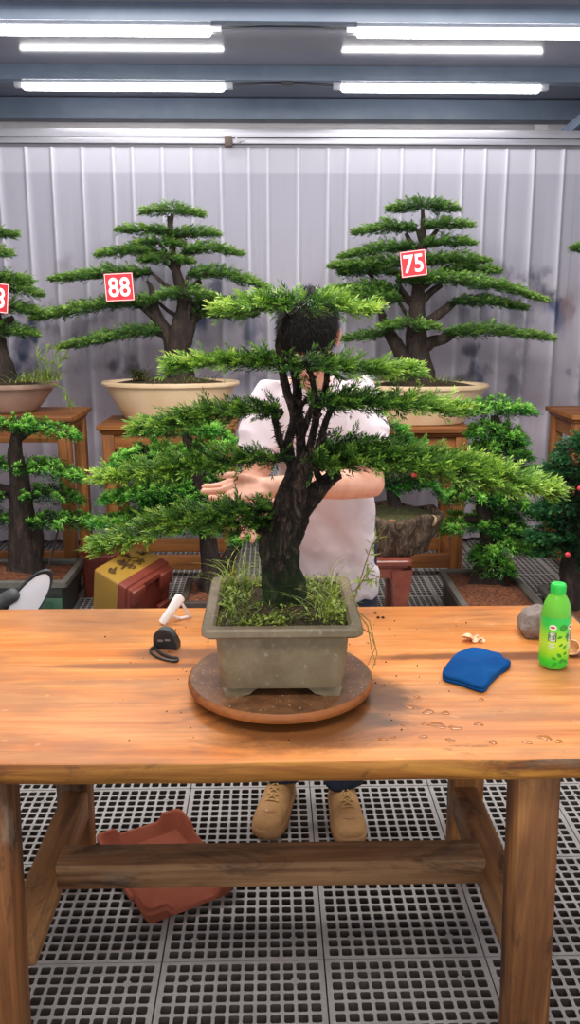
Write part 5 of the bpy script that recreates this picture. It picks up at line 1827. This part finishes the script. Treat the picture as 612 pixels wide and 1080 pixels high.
# joints
tL, tR = P(279, 880, z=0.02), P(371.5, 888, z=0.02)
yL, yR = math.radians(-14), math.radians(3)
ankL = V((tL.x, tL.y, .10)) + Euler((0, 0, yL)).to_matrix() @ V((0, .222, 0))
ankR = V((tR.x, tR.y, .10)) + Euler((0, 0, yR)).to_matrix() @ V((0, .222, 0))
hipc = V((P(350, 600, Y=2.62).x, 2.66, .93))
hipL, hipR = hipc + V((-.062, 0, -.02)), hipc + V((.062, 0, -.02))
kneL = (hipL + ankL) / 2 + V((-.02, -.05, .03)); kneR = (hipR + ankR) / 2 + V((.02, -.05, .03))
chest = P(335, 470, Y=2.56)
neck0 = P(327, 412, Y=2.47)
shL, shR = P(285, 424, Y=2.50), P(380, 423, Y=2.50)       # image left / right
headc = P(325, 352, Y=2.36)
HR = Euler((math.radians(56), math.radians(6), math.radians(-14))).to_matrix()
# trunk
for a, b, r1, r2 in ((hipc + V((0, 0, .02)), P(345, 540, Y=2.62), .095, .10), (P(345, 540, Y=2.62), chest, .09, .095), (chest, neck0 + V((0, .04, -.07)), .095, .075)):
    body.capsule(a, b, r1, r2, 20)
body.capsule(shL, shR, .050, .050, 16)
body.ell(neck0 + V((0, .035, -.035)), (.095, .07, .045), n=20)
for s in (-1, 1): body.capsule(neck0 + V((s * .035, .05, .0)), (shL if s < 0 else shR) + V((0, .01, .0)), .04, .04, 14)
body.capsule(neck0 + V((0, .05, -.05)), headc + HR @ V((0, .035, -.06)), .058, .052, 18)
# head
HP = lambda x, y, z: headc + HR @ V((x, y, z))
body.ell(HP(0, .012, .028), (.073, .092, .086), HR, 28)
body.ell(HP(0, -.022, -.035), (.060, .068, .080), HR, 24)
body.ell(HP(0, -.058, -.092), (.030, .026, .024), HR, 16)
for s in (-1, 1):
    body.ell(HP(s * .036, -.055, -.025), (.024, .022, .022), HR, 14)      # cheeks
    body.ell(HP(s * .028, -.079, .026), (.024, .012, .009), HR, 12)       # brows
    body.ell(HP(s * .078, .012, -.012), (.009, .020, .032), HR @ Euler((0, 0, s * -.35)).to_matrix(), 14)
    body.ell(HP(s * .078, .004, -.036), (.007, .009, .011), HR, 10)
    body.ell(HP(s * .011, -.098, -.034), (.008, .010, .007), HR, 10)
    body.capsule(HP(s * .05, -.035, -.075), HP(s * .02, -.06, -.10), .018, .018, 10)
body.capsule(HP(0, -.084, .012), HP(0, -.105, -.03), .0085, .0115, 12)
body.ell(HP(0, -.088, -.061), (.022, .010, .0055), HR, 12)
body.ell(HP(0, -.086, -.071), (.019, .010, .006), HR, 12)
# legs
for h, k, a in ((hipL, kneL, ankL), (hipR, kneR, ankR)):
    body.capsule(h, k, .055, .047, 16); body.capsule(k, a, .046, .030, 16)
    body.ell(k + V((0, .02, -.12)), (.038, .04, .09), n=14)
# feet (inside the shoes)
toe = [V((tL.x, tL.y, 0)) + Euler((0, 0, yL)).to_matrix() @ V((0, .03, 0)), V((tR.x, tR.y, 0)) + Euler((0, 0, yR)).to_matrix() @ V((0, .03, 0))]
for a, t in zip((ankL, ankR), toe):
    body.capsule(a + V((0, .0, -.045)), V((t.x, t.y + .03, .045)), .030, .02, 12)


def hand(wrist, palm_dir, palm_n, fingers, thumb, scale=1.0, r=.0085):
    """palm, four fingers as [mcp offset across, [joint points]], thumb joint points"""
    pd, pn = palm_dir.normalized(), palm_n.normalized()
    ac = pd.cross(pn).normalized()
    for i in range(4):
        o = (i - 1.5) * .018
        body.capsule(wrist + ac * o * .75 + pd * .012, wrist + pd * .088 + ac * o * 1.12, .0145, .0118, 12)
    body.ell(wrist + pd * .05, (.03, .03, .03) , n=12) if False else None
    for pts, rr_ in fingers:
        for a, b in zip(pts[:-1], pts[1:]):
            body.capsule(a, b, rr_, rr_ * .93, 12)
    for (a, b), rr_ in zip(zip(thumb[:-1], thumb[1:]), (.0165, .0115, .0095, .009)):
        body.capsule(a, b, rr_, rr_ * .86, 12)


# his left arm (image right): elbow at the right, forearm crossing to the left, hand open palm up
elR = P(391, 510, Y=2.40)
wrR = P(281, 514, Y=2.14)
body.capsule(shR, elR, .050, .041, 16)
mid = elR.lerp(wrR, .3)
body.capsule(elR, mid, .041, .042, 16); body.capsule(mid, wrR, .042, .027, 16)
pd = (P(208, 520, Y=2.06) - wrR).normalized()
pn = V((.12, -.55, .8)); pn = (pn - pd * pn.dot(pd)).normalized()
ac = pd.cross(pn).normalized()
if ac.y > 0: pass
fl = []
spread = [-.16, -.04, .09, .24]
lens = [.070, .078, .072, .058]
tips = [(210, 517), (206, 522), (208, 531), (216, 538)]
Yts = [2.125, 2.085, 2.045, 2.02]
order = 1
kn = [wrR + pd * .088 + ac * ((i - 1.5) * .0205) for i in range(4)]
# sort the knuckles so that the first is the uppermost in the picture
kn.sort(key=lambda k: -k.z + (k.y - 2.1) * -.5)
for i in range(4):
    tip = P(*tips[i], Y=Yts[i])
    d = (tip - kn[i]).normalized(); L = lens[i]
    p1 = kn[i] + d * L * .48 - pn * .004; p2 = kn[i] + d * L * .78 + pn * .001; p3 = kn[i] + d * L * 1.0 + pn * .007
    fl.append(([kn[i], p1, p2, p3], [.0095, .0098, .0093, .0082][i]))
side = (kn[0] - kn[3]).normalized()
th0 = wrR + pd * .022 + side * .016
th1 = P(262, 505, Y=2.13); th2 = P(246, 501, Y=2.10); th3 = P(231, 502, Y=2.075)
hand(wrR, pd, pn, fl, [th0, th1, th2, th3])
body.ell(wrR + pd * .045 - pn * .004, (.036, .030, .017), Matrix((pd, ac, pn)).transposed(), 16)
# his right arm (image left): elbow by his side, forearm forward, hand below the lower branch
elL = P(268, 508, Y=2.46)
wrL = P(283, 540, Y=2.18)
body.capsule(shL, elL, .050, .042, 16)
mid = elL.lerp(wrL, .3)
body.capsule(elL, mid, .042, .041, 16); body.capsule(mid, wrL, .041, .027, 16)
pd2 = (P(256, 556, Y=2.08) - wrL).normalized()
pn2 = V((.1, -.3, .9)); pn2 = (pn2 - pd2 * pn2.dot(pd2)).normalized(); ac2 = pd2.cross(pn2).normalized()
kn2 = [wrL + pd2 * .085 + ac2 * ((i - 1.5) * .0205) for i in range(4)]
kn2.sort(key=lambda k: k.x)
fl2 = []
tp2 = [(241, 547), (246, 557), (256, 564), (267, 567)]
for i in range(4):
    tip = P(*tp2[i], Y=2.03 + .005 * i)
    d = (tip - kn2[i]).normalized(); L = lens[i]
    fl2.append(([kn2[i], kn2[i] + d * L * .45 + pn2 * .003, kn2[i] + d * L * .75, kn2[i] + d * L * .98 - pn2 * .008], [.0095, .0098, .0093, .0082][i]))
s2 = (kn2[0] - kn2[3]).normalized()
hand(wrL, pd2, pn2, fl2, [wrL + pd2 * .02 + s2 * .018, wrL + pd2 * .05 + s2 * .045, wrL + pd2 * .078 + s2 * .056, wrL + pd2 * .098 + s2 * .058])
body.ell(wrL + pd2 * .045, (.036, .030, .017), Matrix((pd2, ac2, pn2)).transposed(), 16)
me = baked(body, [('REMESH', dict(mode='VOXEL', voxel_size=.0042, use_smooth_shade=True)), ('SMOOTH', dict(factor=.5, iterations=4))], 'body')
body_o = link('body', me, m_skin, per)
# face details
m_eye = plain('eye white', '#e9e4de', .25, bump=0); m_iris = plain('dark iris', '#20140e', .2, bump=0); m_lip = plain('lips', '#b5695c', .45, bump=0)
for s in (-1, 1):
    e = MB().ell(HP(s * .030, -.0775, .006), (.0105, .0095, .0062), HR, 16).build('eye', m_eye, body_o)
    MB().ell(HP(s * .030, -.0855, .0035), (.0042, .0026, .0036), HR, 12).build('iris', m_iris, body_o)
    MB().ell(HP(s * .030, -.0775, .0105), (.0125, .0115, .0062), HR, 16).ell(HP(s * .030, -.077, -.0005), (.0122, .0102, .003), HR, 16).build('eyelid', m_skin, body_o)
    MB().tube([HP(s * .014, -.0925, .031), HP(s * .030, -.094, .036), HP(s * .048, -.083, .031)], [.0028, .0036, .0018], 8).build('eyebrow', m_hair, body_o)
MB().tube([HP(-.021, -.092, -.066), HP(0, -.0985, -.0655), HP(.021, -.092, -.066)], [.0018, .0034, .0018], 8).build('mouth', m_lip, body_o)

# hair: a cap over the skull with a short fringe line, plus short strands
rr = np.random.default_rng(2)
mb = MB()
n, mm = 48, 26
rings = []
def hairline(a):
    # lowest polar angle of the cap towards azimuth a (front is -y): high on the forehead, low at the nape
    f = -math.sin(a)            # 1 in front
    return math.radians(118 - 38 * max(0, f) ** 1.2 + 8 * max(0, -f))
for i in range(mm):
    ring = []
    for j in range(n):
        a = 2 * PI * j / n
        th = max(.02, hairline(a) * i / (mm - 1))
        q = 1 + .012 * math.sin(7 * a + 5 * th) * math.sin(th * 9)
        e = 1.0 if i < mm - 2 else (.965 if i == mm - 1 else .99)
        ring.append(HP(0, .012, .028) + HR @ V((.0815 * q * e * math.sin(th) * math.cos(a), .1015 * q * e * math.sin(th) * math.sin(a), .0955 * q * e * math.cos(th))))
    rings.append(ring)
mb.loft(rings, cap=True)
hair_o = mb.build('hair', m_hair, per, sharp=80)
lv = Leaves()
N = 5200
a = rr.uniform(0, 2 * PI, N); u = rr.uniform(0, 1, N) ** .6
hl = np.array([hairline(q) for q in a]); th = hl * u
loc = np.stack([.080 * np.sin(th) * np.cos(a), .100 * np.sin(th) * np.sin(a), .094 * np.cos(th)], 1)
nr = nrmz(loc * np.array([1, .7, .8]))
R_np = np.array(HR)
base = (loc + np.array([0, .012, .028])) @ R_np.T + np.array(tuple(headc))
dirs = nrmz(nr * .5 + np.stack([np.cos(a) * .3, np.sin(a) * .3 - .55, -np.sin(th) * .8], 1) + rr.normal(0, .18, (N, 3))) @ R_np.T
lv.needles(base, dirs, rr.uniform(.010, .02, N), .0016, nr @ R_np.T + .001, np.full(N, .2))
lv.build('hair_strands', m_hair, hair_o)

# ---- t-shirt
sh = MB()
rings = []
for (x, y, Y, wpx, dep) in ((352, 623, 2.63, 47, .130), (352, 600, 2.63, 46.5, .128), (349, 575, 2.625, 46, .125), (346, 545, 2.615, 47, .125), (342, 510, 2.595, 48.5, .128), (338, 475, 2.57, 51, .13), (334, 445, 2.545, 55, .122), (331, 425, 2.525, 53, .108), (329, 412, 2.51, 40, .088), (328, 405, 2.50, 28, .07)):
    c = P(x, y, Y=Y); w = wpx * mpp(c)
    ring = []
    for j in range(48):
        a = 2 * PI * j / 48
        ca, sa = math.cos(a), math.sin(a)
        ring.append(c + V((w * abs(ca) ** .85 * (1 if ca > 0 else -1), dep * abs(sa) ** .9 * (1 if sa > 0 else -1), 0)))
    rings.append(ring)
sh.loft(rings)
sh.capsule(shL + V((.01, 0, -.01)), shR + V((-.01, 0, -.01)), .060, .060, 20)
for s in (-1, 1): sh.capsule(neck0 + V((s * .045, .05, -.012)), (shL if s < 0 else shR) + V((0, .01, -.002)), .045, .050, 16)
for s_, e_, f in ((shL, elL, .72), (shR, elR, .80)):
    d = (e_ - s_); L = d.length * f; d.normalize()
    sh.tube([s_ - d * .05 + V((0, 0, .012)), s_, s_ + d * L * .35, s_ + d * L * .75, s_ + d * L], [.04, .057, .064, .067, .070], 24)
me = baked(sh, [('REMESH', dict(mode='VOXEL', voxel_size=.0065, use_smooth_shade=True)), ('SMOOTH', dict(factor=.5, iterations=10))], 't_shirt')
co = get_co(me)
nrm = np.empty(len(me.vertices) * 3); me.vertices.foreach_get('normal', nrm); nrm = nrm.reshape(-1, 3)
x, y, z = co.T
# folds: soft drapes that run down and across from the armpits
sm = lambda e0, e1, v: np.clip((v - e0) / (e1 - e0), 0, 1)
cx = P(345, 520, Y=2.6).x
f1 = fbm2(x * 7 + z * 3.5, z * 2.2 - x * 2, 41, 3) - .45
f2 = np.sin((x - cx) * 62 + z * 9 + 3 * np.sin(z * 7)) * .5
f3 = np.sin((z + (x - cx) * 1.2) * 55 + 2 * np.sin(x * 20))
low = sm(1.35, .95, z)
rid = (1 - np.abs(fbm2(x * 9 + z * 8, z * 4.5 - x * 7, 51, 3) - .45) * 5).clip(-1, 1)
disp = .024 * f1 + .011 * rid + .004 * f2 * low + .003 * f3 * sm(.9, 1.15, z) * sm(1.45, 1.2, z)
set_co(me, co + nrm * disp[:, None])
shirt_o = link('t_shirt', me, m_shirt, per)
# cut the neck opening out of the shirt and bind its edge with a ribbed collar
bv_ = BVHTree.FromPolygons([v.co + ORG[per] for v in me.vertices], [tuple(p.vertices) for p in me.polygons])
def on_shirt(px, py, lift=.002):
    d = (CROT @ V(((px - 306) / F, -(py - 540) / F, -1))).normalized()
    hit = bv_.ray_cast(V((0, 0, CAMZ)), d)
    return (hit[0] - d * lift) if hit[0] is not None else None
pF = on_shirt(327, 420, 0)
bm = bmesh.new(); bm.from_mesh(me)
cN = V((pF.x, pF.y + .085, 0))
def inside(p):
    e = ((p.x - cN.x) / .074) ** 2 + ((p.y - cN.y) / .086) ** 2
    return e < 1 and p.z > pF.z + (p.y - pF.y) * .5 - .03
bmesh.ops.delete(bm, geom=[f for f in bm.faces if inside(f.calc_center_median() + ORG[per])], context='FACES')
bmesh.ops.delete(bm, geom=[v for v in bm.verts if not v.link_faces], context='VERTS')
loop = sorted([v.co + ORG[per] for v in bm.verts if v.is_boundary], key=lambda p: math.atan2(p.y - cN.y, p.x - cN.x))
bm.to_mesh(me); bm.free()
nb = 48
bins = [[] for _ in range(nb)]
for p in loop: bins[int((math.atan2(p.y - cN.y, p.x - cN.x) + PI) / (2 * PI) * nb) % nb].append(p)
last = None; rim_ = []
for b_ in bins:
    if b_: last = sum(b_, V()) / len(b_)
    if last is not None: rim_.append(last)
for _ in range(3): rim_ = [(rim_[k - 1] + rim_[k] * 2 + rim_[(k + 1) % len(rim_)]) / 4 for k in range(len(rim_))]
MB().tube(rim_ + [rim_[0]], .0075, 8).build('collar', m_shirt, shirt_o)
cord = [on_shirt(q, y_, .004) or P(q, y_, Y=2.42) for q, y_ in ((353, 398), (351, 405), (346, 412), (341, 418))]
MB().tube(cord, .0016, 6).build('neck_cord', m_hair, shirt_o)
# small dark flower-like print on the chest
rr_ = random.Random(4)
pr = MB()
for q in range(26):
    cx_, cy_ = 351 + rr_.gauss(0, 4.5), 456 + rr_.gauss(0, 2.6)
    ang = rr_.uniform(0, 6.3); ln = rr_.uniform(1.2, 3.2)
    pts = [on_shirt(cx_ + ln * t * math.cos(ang + t * 1.2), cy_ + ln * t * math.sin(ang + t * 1.2) * .7, .0022) for t in (-.6, -.2, .2, .6)]
    if all(p is not None for p in pts): pr.tube(pts, .0011, 4)
pr.build('chest_print', plain('grey print', '#55525a', .8, bump=0), shirt_o)

# ---- trousers
tr2 = MB()
tr2.ell(hipc + V((0, 0, -.02)), (.122, .105, .12), n=24)
for h, k, a in ((hipL, kneL, ankL), (hipR, kneR, ankR)):
    tr2.tube([h + V((0, 0, .03)), h.lerp(k, .25), k, (k + a) / 2, a + V((0, -.002, .05)), a + V((0, -.006, -.008))], [.082, .084, .072, .069, .064, .066], 22)
me = baked(tr2, [('REMESH', dict(mode='VOXEL', voxel_size=.008, use_smooth_shade=True)), ('SMOOTH', dict(factor=.5, iterations=6))], 'trousers')
co = get_co(me); nrm = np.empty(len(me.vertices) * 3); me.vertices.foreach_get('normal', nrm); nrm = nrm.reshape(-1, 3)
x, y, z = co.T
set_co(me, co + nrm * (.006 * np.sin(z * 70 + x * 25 + 2 * np.sin(x * 40)) * np.clip(1.1 - z * 1.6, .15, 1))[:, None])
link('trousers', me, m_trouser, per)

# ---- shoes
def shoe(toe_p, yaw):
    R = Euler((0, 0, yaw)).to_matrix()
    L = .295
    org_ = V((toe_p.x, toe_p.y, 0))
    def S_(x, y, z): return org_ + R @ V((x, y, z))       # y runs back from the toe
    st = [  # y, half width, top height
        (.004, .022, .040), (.015, .037, .052), (.035, .046, .060), (.07, .051, .066), (.105, .051, .080), (.14, .048, .098), (.175, .045, .112), (.21, .043, .120), (.25, .041, .124), (.28, .034, .122), (.293, .022, .112)]
    rings = []
    for y, w, h in st:
        ring = []
        for j in range(28):
            a = 2 * PI * j / 28
            ca, sa = math.cos(a), math.sin(a)
            wx = w * abs(ca) ** .7 * (1 if ca > 0 else -1)
            zz = .028 + (h - .028) * (max(sa, 0) ** .75) - (.01 * max(-sa, 0))
            wx *= 1 - .32 * max(0, sa) ** 2 * min(1, max(0, (y - .06) / .1))
            ring.append(S_(wx, y, zz))
        rings.append(ring)
    so_ = MB().loft(rings).build('shoe', m_shoe, per, sharp=60)
    n = 40
    def outline(g):
        pts = []
        ys = [q[0] for q in st]; ws = [q[1] for q in st]
        for i in range(n):
            t = i / n
            if t < .5:
                y = .299 * (1 - math.cos(PI * t * 2)) / 2 - .002; sgn = 1
            else:
                y = .299 * (1 + math.cos(PI * (t - .5) * 2)) / 2 - .002; sgn = -1
            w = np.interp(y, ys, ws) if .004 < y < .293 else (np.interp(y, [-.002, .004], [0, .022]) if y <= .004 else np.interp(y, [.293, .297], [.022, 0]))
            pts.append((sgn * (w + g), y))
        return pts
    ol = outline(.004)
    yc = .15
    MB().loft([[S_(x * k_, yc + (y - yc) * k_, z) for x, y in ol] for k_, z in ((.96, 0), (1.0, .005), (1.02, .018), (1.0, .031), (.94, .034))]).build('sole', m_sole, so_, sharp=60)
    # toe cap seam, eyestay and laces
    def top(y, x=0.0, lift=.002):
        w = np.interp(y, [q[0] for q in st], [q[1] for q in st]); h = np.interp(y, [q[0] for q in st], [q[2] for q in st])
        w *= 1 - .25 * min(1, max(0, (y - .06) / .1))
        u = min(.98, abs(x) / w)
        return S_(x, y, .028 + (h - .028) * (1 - u ** 2.4) ** .62 + lift)
    MB().tube([top(.062 + .028 * (1 - (x / .042) ** 2) * -1 + .02, x, .0005) for x in np.linspace(-.044, .044, 11)], .0022, 6).build('toe_cap_seam', m_sole, so_)
    lc = MB()
    for i in range(5):
        y = .098 + i * .021
        w = .021 - i * .0008
        lc.tube([top(y, x, .004) for x in np.linspace(-w, w, 5)], .0032, 6)
        if i < 4:
            for s in (-1, 1):
                lc.tube([top(y + .021 * t, s * w * (1 - 1.6 * t), .005) for t in (0, .33, .66, 1)], .0028, 6)
    for s in (-1, 1):
        c0 = top(.186, 0, .01)
        lc.tube([c0, c0 + R @ V((s * .02, -.005, .012)), c0 + R @ V((s * .04, -.008, -.002)), c0 + R @ V((s * .028, -.014, -.014)), c0 + R @ V((0, -.004, -.002))], .0026, 6)
    lc.build('laces', m_lace, so_)
    # padded collar
    MB().tube([S_(.034 * math.cos(q), .225 + .052 * math.sin(q), .122 + .006 * math.sin(q)) for q in [2 * PI * i / 20 for i in range(21)]], .009, 8).build('shoe_collar', m_shoe, so_)
    eh = MB()
    for s in (-1, 1):
        eh.tube([top(y, s * (.027 - .02 * (y - .09)), .0005) for y in np.linspace(.088, .19, 7)], .0035, 6)
    eh.build('eyestay', m_shoe, so_)


shoe(V((tL.x, tL.y, 0)), yL)
shoe(V((tR.x, tR.y, 0)), math.radians(3))
